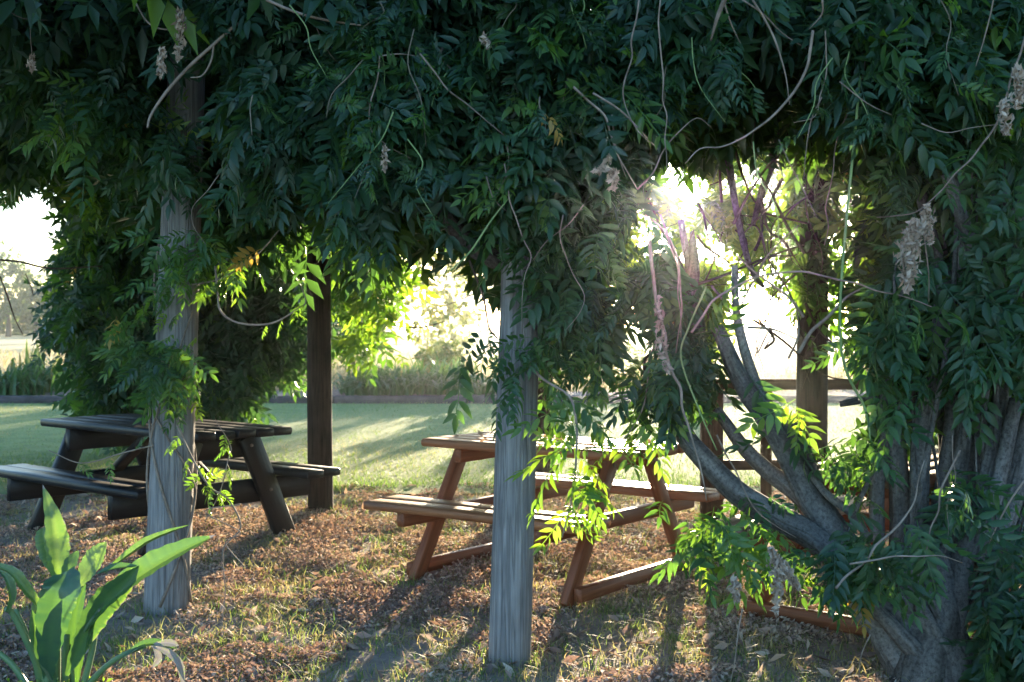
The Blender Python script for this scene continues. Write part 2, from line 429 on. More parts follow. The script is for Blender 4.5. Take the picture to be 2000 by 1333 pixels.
# dry tufts and green tufts among the litter
xs, ys, hs, ti = [], [], [], []
for k in range(1500):
    yy = 4.3 + 6.2 * rng.random() ** 1.3; xx = (rng.random() - .5) * yy * .95
    m = rng.integers(12, 55); r = rng.uniform(.04, .16)
    xs.append(xx + rng.normal(0, r, m)); ys.append(yy + rng.normal(0, r, m)); hs.append(rng.uniform(.02, .075, m) * rng.uniform(.6, 1.3))
    ti.append(np.clip(rng.choice([.25, .45, .75, .95], p=[.2, .3, .3, .2]) + rng.normal(0, .12, m), 0, 1))
for bx, by, br in ((-.01, 5.13, .10), (-1.69, 6.02, .13), (-1.44, 9.2, .11), (2.0, 8.3, .12)):
    for m in (60, 46):
        a_ = rng.uniform(0, 6.283, m); r_ = br + np.abs(rng.normal(0, .05, m))
        xs.append(bx + r_ * np.cos(a_)); ys.append(by + r_ * np.sin(a_)); hs.append(rng.uniform(.02, .09, m)); ti.append(np.clip(rng.normal(.6, .25, m), 0, 1))
x, y, h, ti = map(np.concatenate, (xs, ys, hs, ti))
V, T, tt = blades(x, y, gz(x, y), h, rng.uniform(.003, .006, len(x)), rng.uniform(.4, 1.6, len(x)), ti, 3)
tag(link('grass_tufts', mesh_np('grass_tufts', V, T, tt), M_grass), kind='stuff')

# curled dead leaflets and flower litter
def flakes(c, size, tint, flat=.6, elong=1.5):
    n = len(c)
    a = rng.normal(0, 1, (n, 3)); a[:, 2] *= flat; a /= np.linalg.norm(a, axis=1)[:, None]
    b = rng.normal(0, 1, (n, 3)); b[:, 2] *= flat; b -= a * (a * b).sum(1)[:, None]; b /= np.linalg.norm(b, axis=1)[:, None]
    nn = np.cross(a, b); s = size[:, None]
    V = np.stack([c - a * s * elong * .5, c + b * s * .35 + nn * s * .25, c + a * s * elong * .5 + nn * s * .2, c - b * s * .35 + nn * s * .25, c + nn * s * .02], 1)
    T = np.array([(0, 4, 1), (4, 2, 1), (0, 3, 4), (4, 3, 2)])
    T = (T[None] + (np.arange(n) * 5)[:, None, None]).reshape(-1, 3)
    return V.reshape(-1, 3), T, np.repeat(tint, 5)


n = 230000
y = 4.2 + 6.4 * rng.random(n) ** 1.25; x = (rng.random(n) - .5) * (y * .96)
dens = .55 * vnoise(x, y, .33, 21) + .3 * vnoise(x, y, .12, 22) + .25 * vnoise(x, y, 1.4, 23)
bare = np.exp(-((x + 1.75) ** 2 + (y - 5.75) ** 2) / .09) + np.exp(-((x + .55) ** 2 + ((y - 4.75) * 1.2) ** 2) / .09) + np.exp(-((x + .0) ** 2 + (y - 4.95) ** 2) / .02)
keep = dens - .35 * bare > .495 + rng.normal(0, .08, n); x, y, dens = x[keep], y[keep], dens[keep]; n = len(x)
z = gz(x, y) + rng.uniform(.002, .05, n) * np.clip((dens - .45) * 4, .12, 1)
V, T, tt = flakes(np.stack([x, y, z], 1), rng.uniform(.008, .022, n), np.clip(.25 + .55 * vnoise(x, y, .5, 25) + rng.normal(0, .2, n), 0, 1))
tag(link('leaf_litter', mesh_np('leaf_litter', V, T, tt), M_litter), kind='stuff')

tw = []
for k in range(170):
    yy = rng.uniform(4.3, 10); xx = (rng.random() - .5) * yy * .9; a_ = rng.uniform(0, 6.28); L_ = rng.uniform(.05, .28); z_ = float(gz(xx, yy)) + .012
    tw.append(tube_arrays(np.array([(xx, yy, z_), (xx + .5 * L_ * math.cos(a_) + rng.normal(0, .01), yy + .5 * L_ * math.sin(a_), z_ + .008), (xx + L_ * math.cos(a_ + .2), yy + L_ * math.sin(a_ + .2), z_)]), [.004, .003, .0015], 5))
tag(link('fallen_twigs', mesh_np('fallen_twigs', *join(tw)), M_tendril), kind='stuff')
n = 2200
y = 4.2 + 6.3 * rng.random(n) ** 1.3; x = (rng.random(n) - .5) * y * .96
V, T, tt = flakes(np.stack([x, y, gz(x, y) + rng.uniform(.01, .03, n)], 1), rng.uniform(.025, .055, n), rng.uniform(.1, 1, n), .45, 1.9)
tag(link('fallen_leaves', mesh_np('fallen_leaves', V, T, tt), M_litter), kind='stuff')

# tall dry weeds of the field beyond the bed
n = 26000
y = 24 + 40 * rng.random(n) ** 1.8; x = (rng.random(n) - .5) * (y * 1.0 + 4)
h = rng.uniform(.25, .75, n) * (.6 + .8 * vnoise(x, y, 2.2, 31)) * np.where(y > 32, .7, 1)
V, T, tt = blades(x, y, 0 * x - .03, h, rng.uniform(.012, .035, n), rng.uniform(.2, 1.2, n), np.clip(.15 + .8 * vnoise(x, y, 1.5, 32) + rng.normal(0, .2, n), 0, 1), 3)
tag(link('dry_weeds', mesh_np('dry_weeds', V, T, tt), M_straw), kind='stuff')


# ------------------------------------------------------------------ trees and shrubs behind
def rot_rand(n):
    q = rng.normal(0, 1, (n, 4)); q /= np.linalg.norm(q, axis=1)[:, None]
    w, x, y, z = q.T
    return np.stack([np.stack([1 - 2 * (y * y + z * z), 2 * (x * y - z * w), 2 * (x * z + y * w)], -1),
                     np.stack([2 * (x * y + z * w), 1 - 2 * (x * x + z * z), 2 * (y * z - x * w)], -1),
                     np.stack([2 * (x * z - y * w), 2 * (y * z + x * w), 1 - 2 * (x * x + y * y)], -1)], 1)


LEAF4 = np.array([(0, 0, 0), (.28, .45, .06), (0, 1, -.05), (-.28, .45, .06)], float)


def leaf_cloud(c, size, tint):
    n = len(c); Rm = rot_rand(n)
    V = np.einsum('nij,kj->nki', Rm, LEAF4) * size[:, None, None] + c[:, None]
    T = (np.array([(0, 1, 2), (0, 2, 3)])[None] + (np.arange(n) * 4)[:, None, None]).reshape(-1, 3)
    return V.reshape(-1, 3), T, np.repeat(tint, 4)


def crown_points(lumps, n, hollow=.35):
    """points in several ellipsoid lumps, clumped, denser toward their skins"""
    out = []
    wts = np.array([l[3] * l[4] for l in lumps]); wts = wts / wts.sum()
    for (cx, cy, cz, rx, rz), w in zip(lumps, wts):
        k = max(6, int(n * w / 22))
        d = rng.normal(0, 1, (k, 3)); d /= np.linalg.norm(d, axis=1)[:, None]
        r = (hollow + (1 - hollow) * rng.random(k) ** .6)[:, None]
        cc = np.array([cx, cy, cz]) + d * r * np.array([rx, rx, rz])
        sub = rng.normal(0, 1, (k, 22, 3)) * np.array([rx, rx, rz]) * .11
        out.append((cc[:, None] + sub).reshape(-1, 3))
    return np.concatenate(out)


def tree(name, label, cat, x, y, trunk_h, lumps, n, lsize, tint=.4, r=.15, group=None, limbs=True, mat=None):
    t = empty(name, (x, y, 0)); tag(t, label, cat, group)
    lumps_l = [(a - x, b - y, c, d, e) for a, b, c, d, e in lumps]
    if trunk_h:
        top = np.array(lumps_l[0][:3])
        tube('trunk', [(0, 0, -.1), (.05, .03, trunk_h * .5), (top[0] * .4, top[1] * .4, trunk_h), tuple(top)], [r * 1.25, r, r * .75, r * .3], M_bark_d, t, 9, 5, .06, int(abs(x) * 10))
        if limbs:
            ps = [tube_arrays(spline([(top[0] * .3, top[1] * .3, trunk_h * .85), ((a + top[0] * .3) / 2, (b + top[1] * .3) / 2, (c + trunk_h) / 2 + .1), (a, b, c + .2)], 4), [r * .5, r * .3, r * .1], 5) for a, b, c, d, e in lumps_l[1:]]
            if ps:
                tag(link('limbs', mesh_np('limbs', *join(ps), smooth=True), M_bark_d, t), kind='stuff')
    c = crown_points(lumps_l, n)
    s_, _ = proj(c + np.array([x, y, 0])); c = c[((s_[:, 0] - 1345) ** 2 + (s_[:, 1] - 358) ** 2) > 85 ** 2]
    tt = np.clip(tint + rng.normal(0, .15, len(c)), 0, 1)
    V, T, tn = leaf_cloud(c, lsize * rng.uniform(.6, 1.3, len(c)), tt)
    tag(link('crown', mesh_np('crown', V, T, tn), mat or M_tree, t), kind='stuff')
    return t


def lumps_for(x, y, z0, z1, rx, k=7):
    L = []
    for i in range(k):
        f = (i + .5) / k; a = rng.uniform(0, 6.28); q = rx * (1 - abs(f - .4)) * .6
        L.append((x + q * math.cos(a), y + q * math.sin(a), z0 + (z1 - z0) * f, rx * rng.uniform(.4, .62), (z1 - z0) * rng.uniform(.16, .26)))
    return [(x, y, (z0 + z1) / 2, rx * .6, (z1 - z0) * .3)] + L


# far line of hazy trees at the end of the field
far = [(-61.5, 150, 10, 3.6), (-62, 160, 7.5, 3.2), (-55.5, 152, 9, 3.6), (-18, 150, 10, 7), (-6, 165, 11, 7), (6, 172, 9, 6), (22, 150, 10, 7), (40, 165, 12, 8), (58, 158, 10, 7), (74, 150, 11, 8)]
for i, (fx, fy, fh, fr) in enumerate(far[:3]):
    tree('far_tree', ['tall hazy tree at the end of the dry field, furthest from the vine column', 'lower hazy tree at the end of the dry field, between two taller ones',
                      'hazy tree at the end of the dry field, touching the edge of the vine column'][i], 'tree', fx, fy, 3, lumps_for(fx, fy, 1.2, fh, fr), 3600, .5, .35, .3, 'hazy trees at the end of the field', limbs=False)
V = []
cs = np.concatenate([crown_points(lumps_for(fx, fy, .5, fh, fr), 1500) for fx, fy, fh, fr in far[3:]] + [crown_points(lumps_for(-115 + 7.5 * k, 172 + 6 * math.sin(k * 2.1), .3, 6.5 + 2.4 * math.sin(k * 1.7) + 1.2 * math.sin(k * 3.9), 6.5), 1300) for k in range(13)])
V, T, tn = leaf_cloud(cs, .8 * rng.uniform(.6, 1.3, len(cs)), np.clip(.35 + rng.normal(0, .15, len(cs)), 0, 1))
tag(link('distant_treeline', mesh_np('distant_treeline', V, T, tn), M_tree), kind='stuff')

# trees in the field, pale and loose, seen in the gap between the posts
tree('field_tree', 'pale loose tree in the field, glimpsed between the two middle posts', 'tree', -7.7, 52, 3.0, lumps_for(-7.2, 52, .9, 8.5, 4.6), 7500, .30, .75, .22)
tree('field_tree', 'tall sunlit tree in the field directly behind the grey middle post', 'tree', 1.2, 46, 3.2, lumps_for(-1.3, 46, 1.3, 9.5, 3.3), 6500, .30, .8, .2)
# trees just past the bed, on the sun's side, that throw the long streaks of shade
tree('shade_tree', 'backlit tree behind the wisteria, under and beside the sun', 'tree', 7.65, 31.5, 2.8, lumps_for(7.0, 31.5, 3.2, 9.0, 2.4, 8), 3000, .24, .6, .17)
tree('shade_tree', 'backlit tree behind the wisteria, right of the sun', 'tree', 9.8, 34, 2.9, lumps_for(9.8, 34, 3.0, 10, 3.2, 8), 3600, .26, .6, .2)
SHRUBS = [(.2, 25.6, 1.5, .7, .35, 'dark bush behind the grey middle post in the garden bed'), (1.9, 26.0, 1.8, .75, .4, 'rounded bush in the garden bed behind the hanging wisteria'),
          (3.7, 25.7, 1.35, .6, .4, 'small bush in the garden bed below the sun'), (-3.4, 26.2, 2.4, .95, .45, 'tall green bush in the garden bed beside the dark rear post'),
          (-1.6, 27.3, .95, .6, .7, 'low straggly bush behind the strap-leaved clumps')]
for sx, sy, sh, sr, st, lb in SHRUBS:
    tree('garden_bush', lb, 'bush', sx, sy, sh * .4, [(sx + rng.normal(0, sr * .3), sy + rng.normal(0, sr * .3), sh * f, sr * (1.1 - .5 * f), sh * .3) for f in (.3, .5, .62, .8)], 2600, .11, st, .04, 'bushes in the garden bed', limbs=False)


def strap_clump(px, d, n, h, spread, tint, label, w=.045):
    c = P(px, 700, d); t = empty('strap_leaf_clump', (c.x, d, .08)); tag(t, label, 'plant', 'clumps of strap leaves in the garden bed')
    m = n; a = rng.uniform(0, 6.283, m); ln = h * rng.uniform(.75, 1.35, m); out = spread * rng.uniform(.35, 1.25, m)
    x0 = rng.normal(0, spread * .38, m); y0 = rng.normal(0, spread * .25, m)
    rows = []
    seg = 5
    for k in range(seg + 1):
        f = k / seg; ro = out * f ** 1.5; z = ln * (1.75 * f - 1.45 * f * f * np.clip(out / spread + .15, .4, 1.1)); ww = w * .5 * (1 - f ** 3)
        cpt = np.stack([x0 + np.cos(a) * ro, y0 + np.sin(a) * ro, z], 1); s = np.stack([-np.sin(a) * ww, np.cos(a) * ww, 0 * a], 1)
        rows += [cpt - s, cpt + s]
    V = np.stack(rows, 1); q = V.shape[1]
    T = [];
    for k in range(seg): T += [(2 * k, 2 * k + 1, 2 * k + 3), (2 * k, 2 * k + 3, 2 * k + 2)]
    T = (np.array(T)[None] + (np.arange(m) * q)[:, None, None]).reshape(-1, 3)
    tt = np.repeat(np.clip(tint + rng.normal(0, .18, m), 0, 1), q)
    tag(link('leaves', mesh_np('leaves', V.reshape(-1, 3), T, tt, smooth=True), M_strap, t), kind='stuff')


strap_clump(742, 22.9, 420, .60, .85, .25, 'dark green strap-leaved clump in the bed, nearer the dark rear post')
strap_clump(872, 23.2, 420, .62, .85, .25, 'dark green strap-leaved clump in the bed, nearer the grey middle post')
strap_clump(25, 23.0, 260, .55, .7, .45, 'bluish strap-leaved clump at the far left of the bed')
strap_clump(78, 23.5, 190, .85, .5, .65, 'tall spiky sunlit clump in the bed, left of the vine column', .05)
strap_clump(955, 23.6, 160, .30, .5, .45, 'low pale strap-leaved clump half behind the grey middle post')

# wire fence out in the field
wf = empty('wire_fence', (0, 58, 0)); tag(wf, 'thin wire fence with slender posts crossing the pale field', 'fence')
for k in range(14):
    tube('fence_post', [(-22 + 3.6 * k, 0, -.1), (-22 + 3.6 * k + .03, 0, 1.3)], [.05, .045], M_bark_d, wf, 6, 3)
for z in (.5, .85, 1.15):
    tube('wire', [(-22, -.06, z), (0, -.06, z - .03), (24.8, -.06, z)], [.006], M_metal, wf, 4, 8)

# ------------------------------------------------------------------ pergola: round posts, beams
pergola = empty('pergola', (0, 7, 0)); tag(pergola, 'timber pergola on round posts under a thick roof of wisteria', 'pergola')
PITEMS = []


def pole(a, b, r0, r1, mat, label=None, seed=0, name='post', sides=28):
    a = Vector(a); b = Vector(b); k = 16
    path = np.array([a.lerp(b, i / k) for i in range(k + 1)]) - np.array([0, 7, 0])
    V, T = tube_arrays(path, [r0 * 1.03, (r0 + r1) / 2, r1], sides, .012, seed)
    o = link(name, mesh_np(name, V, T, smooth=True), mat, pergola)
    if label: o['label'] = label
    return o


def post_px(x0, y0, d, x1, y1, top, r0, r1, mat, label, seed):
    a = P(x0, y0, d); b = P(x1, y1, d); t = (top - a.z) / (b.z - a.z); e = a.lerp(b, t); a = a.lerp(b, -.12 / (b - a).length)
    return pole(a, e, r0, r1, mat, label, seed)


post_px(995, 1287, 5.13, 1017, 560, 2.9, .088, .080, M_post, 'pale grey weathered front post before the red-brown table', 3)
post_px(326, 1190, 6.02, 352, 480, 2.9, .110, .088, M_post, 'grey weathered front post with a young vine climbing it', 5)
post_px(626, 998, 9.2, 622, 500, 2.9, .092, .086, M_post_dark, 'dark brown rear post between the tables', 8)
post_px(1064, 942, 10.9, 1060, 560, 2.9, .085, .080, M_post_dark, 'dark rear post half hidden behind the grey front post', 9)
post_px(1585, 1040, 8.3, 1588, 300, 2.9, .105, .100, M_post_dark, 'thick dark rear post beside the sun', 10)
post_px(420, 915, 13.0, 424, 480, 2.9, .10, .09, M_post_dark, 'post buried in the leafy vine column', 12)
pole((-4.9, 6.0, 2.92), (4.6, 5.2, 2.92), .07, .07, M_post_dark, None, 20, 'beam', 16)
pole((-5.6, 13, 2.92), (-1.4, 9.2, 2.92), .07, .07, M_post_dark, None, 21, 'beam', 16)
pole((-1.5, 9.2, 2.92), (5.2, 8.2, 2.92), .07, .07, M_post_dark, None, 22, 'beam', 16)
for i, xx in enumerate((-4.0, -2.4, -.8, .8, 2.3, 3.8)):
    pole((xx, 5.0, 3.05), (xx * 1.05, 11.4, 3.05), .045, .045, M_post_dark, None, 30 + i, 'rafter', 10)


# ------------------------------------------------------------------ picnic tables
M_bolt = plain_mat('rusty_bolt', (.10, .06, .045), (.2, .15, .12), scale=40, rough=.6, spec=.5, bump=0)


def picnic_table(c, ang, half, hw, bench_v, legs_u, mat_top, mat_frame, label, planks=5, pw=None, rail=True, leg_w=.09, leg_t=.045, seed=0, brace=False, th=.045, apron=.09, zlegs=.5):
    t = empty('picnic_table', (c[0], c[1], 0), ang); tag(t, label, 'picnic table', 'timber picnic tables under the pergola')
    w = 2 * hw / planks
    for i in range(planks):
        v = -hw + w * (i + .5)
        board('tabletop_plank', 2 * half + random.uniform(-.012, .012), w - .008, th, mat_top, t, (random.uniform(-.006, .006), v, .75 - th / 2), (0, 0, random.uniform(-.002, .002)), b=.008, seed=seed + i + 1)
    b0, b1 = bench_v; bw = (b1 - b0) / 2
    for s in (-1, 1):
        for i in range(2):
            v = s * (b0 + bw * (i + .5))
            board('bench_plank', 2 * half + random.uniform(-.012, .012), bw - .006, th, mat_top, t, (random.uniform(-.006, .006), v, .45 - th / 2), (0, 0, random.uniform(-.002, .002)), b=.008, seed=seed + 11 + i + s)
    for s in (-1, 1):
        u = s * legs_u
        for q in (-1, 1):
            bar('leg', (u, q * .19 * hw / .325, .75 - th - .012), (u, q * zlegs, .0), leg_w, leg_t, mat_frame, t, (0, 1, 0), seed + 31)
        bar('top_bearer', (u - s * (leg_t + .003), -hw * .92, .75 - th - apron / 2 - .001), (u - s * (leg_t + .003), hw * .92, .75 - th - apron / 2 - .001), leg_t, apron, mat_frame, t, (1, 0, 0), seed + 41)
        bar('bench_bearer', (u - s * (leg_t + .003), -b1 * .97, .45 - th - apron / 2 - .001), (u - s * (leg_t + .003), b1 * .97, .45 - th - apron / 2 - .001), leg_t, apron, mat_frame, t, (1, 0, 0), seed + 42)
        for q in (-1, 1):
            for zz, vv in ((.45 - th - apron / 2, q * (.19 * hw / .325 + (zlegs - .19 * hw / .325) * (.75 - th - (.45 - th - apron / 2)) / (.75 - th))), (.75 - th - apron / 2, q * .2 * hw / .325)):
                bv, bt = tube_arrays([(u + s * (leg_t / 2 - .001), vv, zz), (u + s * (leg_t / 2 + .008), vv, zz)], [.011, .010], 8)
                link('bolt', mesh_np('bolt', bv, bt), M_bolt, t)
        if rail:
            bar('ground_rail', (u + s * (leg_t + .004), -zlegs + .02, .06), (u + s * (leg_t + .004), zlegs - .02, .06), leg_t, .07, mat_frame, t, (1, 0, 0), seed + 43)
        if brace:
            bar('brace', (u - s * .12, 0, .40), (s * .12, 0, .75 - th - .03), .09, .045, mat_frame, t, (0, 1, 0), seed + 51)
    return t


A = math.atan2(-.6, .8)
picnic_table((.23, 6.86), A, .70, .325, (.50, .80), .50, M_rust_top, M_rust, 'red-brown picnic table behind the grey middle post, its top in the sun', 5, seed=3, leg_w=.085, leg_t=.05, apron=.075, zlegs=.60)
picnic_table((-2.34, 8.18), math.atan2(-.653, .757), .93, .36, (.47, .77), .66, M_black, M_black, 'charcoal-painted picnic table behind the vine-clad post', 5, rail=False, seed=60, leg_w=.15, leg_t=.05, brace=True, th=.05, apron=.15, zlegs=.52)
picnic_table((1.92, 5.85), math.atan2(.75, .66), .70, .325, (.50, .80), .50, M_grey_board, M_rust, 'picnic table mostly hidden behind the thick wisteria trunk', 5, seed=90, leg_w=.085, leg_t=.05, apron=.075, zlegs=.60)

m_ = 40; u_ = rng.uniform(-.65, .65, m_); v_ = rng.uniform(-.3, .3, m_); ca_, sa_ = math.cos(A), math.sin(A)
V, T, tt = flakes(np.stack([.23 + u_ * ca_ - v_ * sa_, 6.86 + u_ * sa_ + v_ * ca_, np.full(m_, .756)], 1), rng.uniform(.02, .045, m_), rng.uniform(.1, .9, m_), .3, 1.9)
tag(link('leaves_on_table', mesh_np('leaves_on_table', V, T, tt), M_litter), kind='stuff')

# timber screen under the right-hand vine
sf = empty('timber_fence', (0, 8.55, 0)); tag(sf, 'low dark timber fence with a top rail, seen through the wisteria limbs', 'fence')
xa, xb, xc = P(1388, 745, 8.55).x, P(1540, 745, 8.55).x, P(1725, 745, 8.55).x
for k in (0, 5):
    xx = xa + .05 + k * (xb - xa) / 8
    board('upright_board', .98, .076, .022, M_dark_board, sf, (xx, 0, .47), (0, R(90), R(90)), b=.003, seed=k + 1)
board('lower_rail', xb - xa + .1, .045, .07, M_dark_board, sf, ((xa + xb) / 2, .04, .42), b=.006, seed=8)
board('top_rail', xc - xa + .1, .05, .075, M_dark_board, sf, ((xa + xc) / 2, .04, .985), b=.006, seed=5)
board('fence_post', 1.05, .09, .09, M_dark_board, sf, (xa - .02, .03, .5), (0, R(90), 0), b=.006, seed=6)
board('fence_post', 1.05, .09, .09, M_dark_board, sf, (xc, .03, .5), (0, R(90), 0), b=.006, seed=7)

# ------------------------------------------------------------------ wisteria: compound leaves, stems, dry pods
def leaf_template(pairs, L, ll, lw, droop, seed, lod=0):
    """one pinnate leaf along +Y, its face towards +Z; returns V,T"""
    rg = np.random.default_rng(seed); V, T = [], []
    rx = lambda y: .012 * math.sin(y / L * 3 + seed)
    rz = lambda y: -droop * (y / L) ** 2 * L

    def leaflet(y, ang, ln, wd):
        base = np.array([rx(y), y, rz(y)]); d = np.array([math.sin(ang), math.cos(ang), -.25 + rg.normal(0, .2)])
        d /= np.linalg.norm(d)
        up = np.array([0, 0, 1.]) + rg.normal(0, .22, 3); up -= d * up.dot(d); up /= np.linalg.norm(up); sd = np.cross(d, up)
        n0 = len(V)
        cv = rg.uniform(.05, .5)
        pt = lambda f, s, h: base + d * ln * f + sd * wd * s + up * (h * wd - cv * ln * f * f)
        if lod:
            V.extend([base, pt(.42, .5, .12), pt(1, 0, 0), pt(.42, -.5, .12)]); T.extend([(n0, n0 + 1, n0 + 2), (n0, n0 + 2, n0 + 3)])
        else:
            V.extend([pt(.04, 0, 0), pt(.4, 0, -.04), pt(.72, 0, -.03), pt(1.0, 0, 0), pt(.2, .40, .1), pt(.48, .5, .14), pt(.78, .27, .08), pt(.2, -.40, .1), pt(.48, -.5, .14), pt(.78, -.27, .08)])
            a = n0
            for q in (4, 7):
                tr = [(a, a + 1, a + q), (a + 1, a + q + 1, a + q), (a + 1, a + 2, a + q + 1), (a + 2, a + q + 2, a + q + 1), (a + 2, a + 3, a + q + 2)]
                T.extend(tr if q == 7 else [(x, z, y) for x, y, z in tr])
    for i in range(pairs):
        f = .22 + .72 * i / max(1, pairs - 1)
        g = .72 + .5 * math.sin(math.pi * (.15 + .75 * (i + .5) / pairs))
        for s in (-1, 1):
            leaflet(L * f + rg.normal(0, .006), s * (1.15 - .35 * f + rg.normal(0, .12)), ll * g * rg.uniform(.85, 1.12), lw * g * rg.uniform(.85, 1.1))
    leaflet(L * .99, rg.normal(0, .15), ll * 1.05, lw)
    k = 4; w = .0018
    for i in range(k + 1):
        y = L * i / k; V.extend([(rx(y) - w, y, rz(y) + .002), (rx(y) + w, y, rz(y) + .002)])
    n0 = len(V) - 2 * (k + 1)
    for i in range(k):
        a = n0 + 2 * i; T.extend([(a, a + 1, a + 3), (a, a + 3, a + 2)])
    return np.array(V, float), np.array(T)


TEMPL = [leaf_template(p, L, ll, lw, dr, 40 + i) for i, (p, L, ll, lw, dr) in enumerate(
    [(5, .24, .088, .029, .35), (6, .27, .082, .027, .45), (5, .22, .094, .031, .3), (6, .28, .088, .028, .6), (4, .19, .084, .030, .25), (7, .30, .082, .026, .5)])]
TEMPL_LO = [leaf_template(p, L, ll, lw, dr, 60 + i, 1) for i, (p, L, ll, lw, dr) in enumerate([(4, .24, .10, .044, .4), (5, .28, .095, .040, .5), (4, .22, .105, .046, .3)])]
TINTS = (0.0, .18, .4, .62, .8, 1.0)
_lib = {}


def leaf_mesh(k, ti):
    if (k, ti) not in _lib:
        V, T = TEMPL[k]; _lib[(k, ti)] = mesh_np('wisteria_leaf', V, T, np.full(len(V), TINTS[ti]), smooth=False); _lib[(k, ti)].materials.append(M_leaf)
    return _lib[(k, ti)]


def in_poly(px, py, poly):
    inside = np.zeros(len(px), bool); n = len(poly); j = n - 1
    for i in range(n):
        xi, yi = poly[i]; xj, yj = poly[j]
        c = ((yi > py) != (yj > py)) & (px < (xj - xi) * (py - yi) / (yj - yi + 1e-9) + xi)
        inside ^= c; j = i
    return inside


# openings in the vine: centre and half axes (photo pixels), share of leaves missing, between which depths
GAPS = [(1400, 850, 90, 110, .85, 0, 5.6), (1480, 930, 130, 60, .8, 0, 5.2), (1600, 1000, 70, 100, .85, 0, 5.1), (1450, 720, 70, 60, .8, 0, 5.8), (1760, 930, 70, 160, .75, 0, 5.2), (1690, 1010, 80, 60, .8, 0, 99), (1480, 790, 90, 80, .8, 0, 99),
        (1900, 480, 100, 110, .55, 0, 5.2), (1830, 1170, 90, 50, .7, 0, 5), (450, 230, 80, 150, .8, 0, 6), (1730, 1200, 80, 60, .9, 0, 5), (1860, 600, 70, 90, .5, 0, 5.2), (1860, 350, 110, 120, .6, 0, 5.3), (1200, 1200, 400, 140, .95, 0, 99), (1560, 1230, 180, 90, .9, 0, 99), (900, 560, 120, 70, .9, 4.4, 12), (720, 630, 60, 90, .4, 0, 12),
        (1345, 358, 42, 42, 1.4, 0, 99), (1365, 380, 150, 130, .92, 0, 7.0), (1395, 480, 34, 50, .85, 7, 99), (1395, 480, 100, 110, .92, 0, 7), (1480, 560, 130, 190, .93, 0, 7.0), (1490, 650, 90, 90, .85, 7, 99), (620, 490, 60, 100, .85, 0, 9), (1000, 620, 60, 70, .7, 0, 5), (1670, 360, 55, 55, .93, 0, 99),
        (1480, 300, 90, 80, .6, 0, 99), (1640, 480, 30, 30, .9, 0, 99), (1650, 450, 80, 130, .8, 0, 6.6), (1640, 810, 70, 75, .85, 0, 99), (1790, 1275, 140, 75, .97, 0, 5.2), (1900, 960, 125, 130, .72, 0, 5.4), (1830, 480, 60, 120, .5, 0, 5.3),
        (1420, 900, 110, 110, .75, 0, 5.6), (1520, 960, 120, 110, .6, 0, 5.4), (1500, 780, 110, 80, .7, 0, 5.8), (1620, 930, 70, 70, .6, 0, 5.2), (1310, 960, 75, 90, .95, 0, 99), (1560, 1260, 160, 60, .97, 0, 99),
        (880, 600, 80, 120, .8, 4.4, 12), (1590, 600, 40, 330, .7, 0, 8.0), (1160, 790, 90, 60, .6, 5.2, 12), (985, 1120, 50, 190, .9, 0, 5), (1900, 1080, 60, 50, .5, 0, 5), (350, 420, 50, 50, .7, 0, 6), (370, 190, 50, 60, .6, 0, 6.5)]


for k in range(130):                                    # small chinks where the low sun breaks through
    GAPS.append((rng.uniform(1190, 1720), rng.uniform(215, 720), rng.uniform(7, 24), rng.uniform(8, 30), 1.6, 0, 99))
for k in range(40):
    GAPS.append((rng.uniform(0, 620), rng.uniform(200, 600), rng.uniform(3, 8), rng.uniform(3, 9), 1.6, 0, 99))
GAPS += [(1500, 590, 55, 110, .75, 0, 99), (1655, 815, 55, 65, .97, 0, 99), (1535, 470, 25, 70, .85, 0, 99), (1440, 330, 60, 40, .6, 0, 99), (1345, 358, 50, 46, 2.5, 0, 99)]
for k in range(60):
    GAPS.append((rng.uniform(1060, 1330), rng.uniform(380, 700), rng.uniform(4, 13), rng.uniform(4, 14), 1.6, 0, 99))


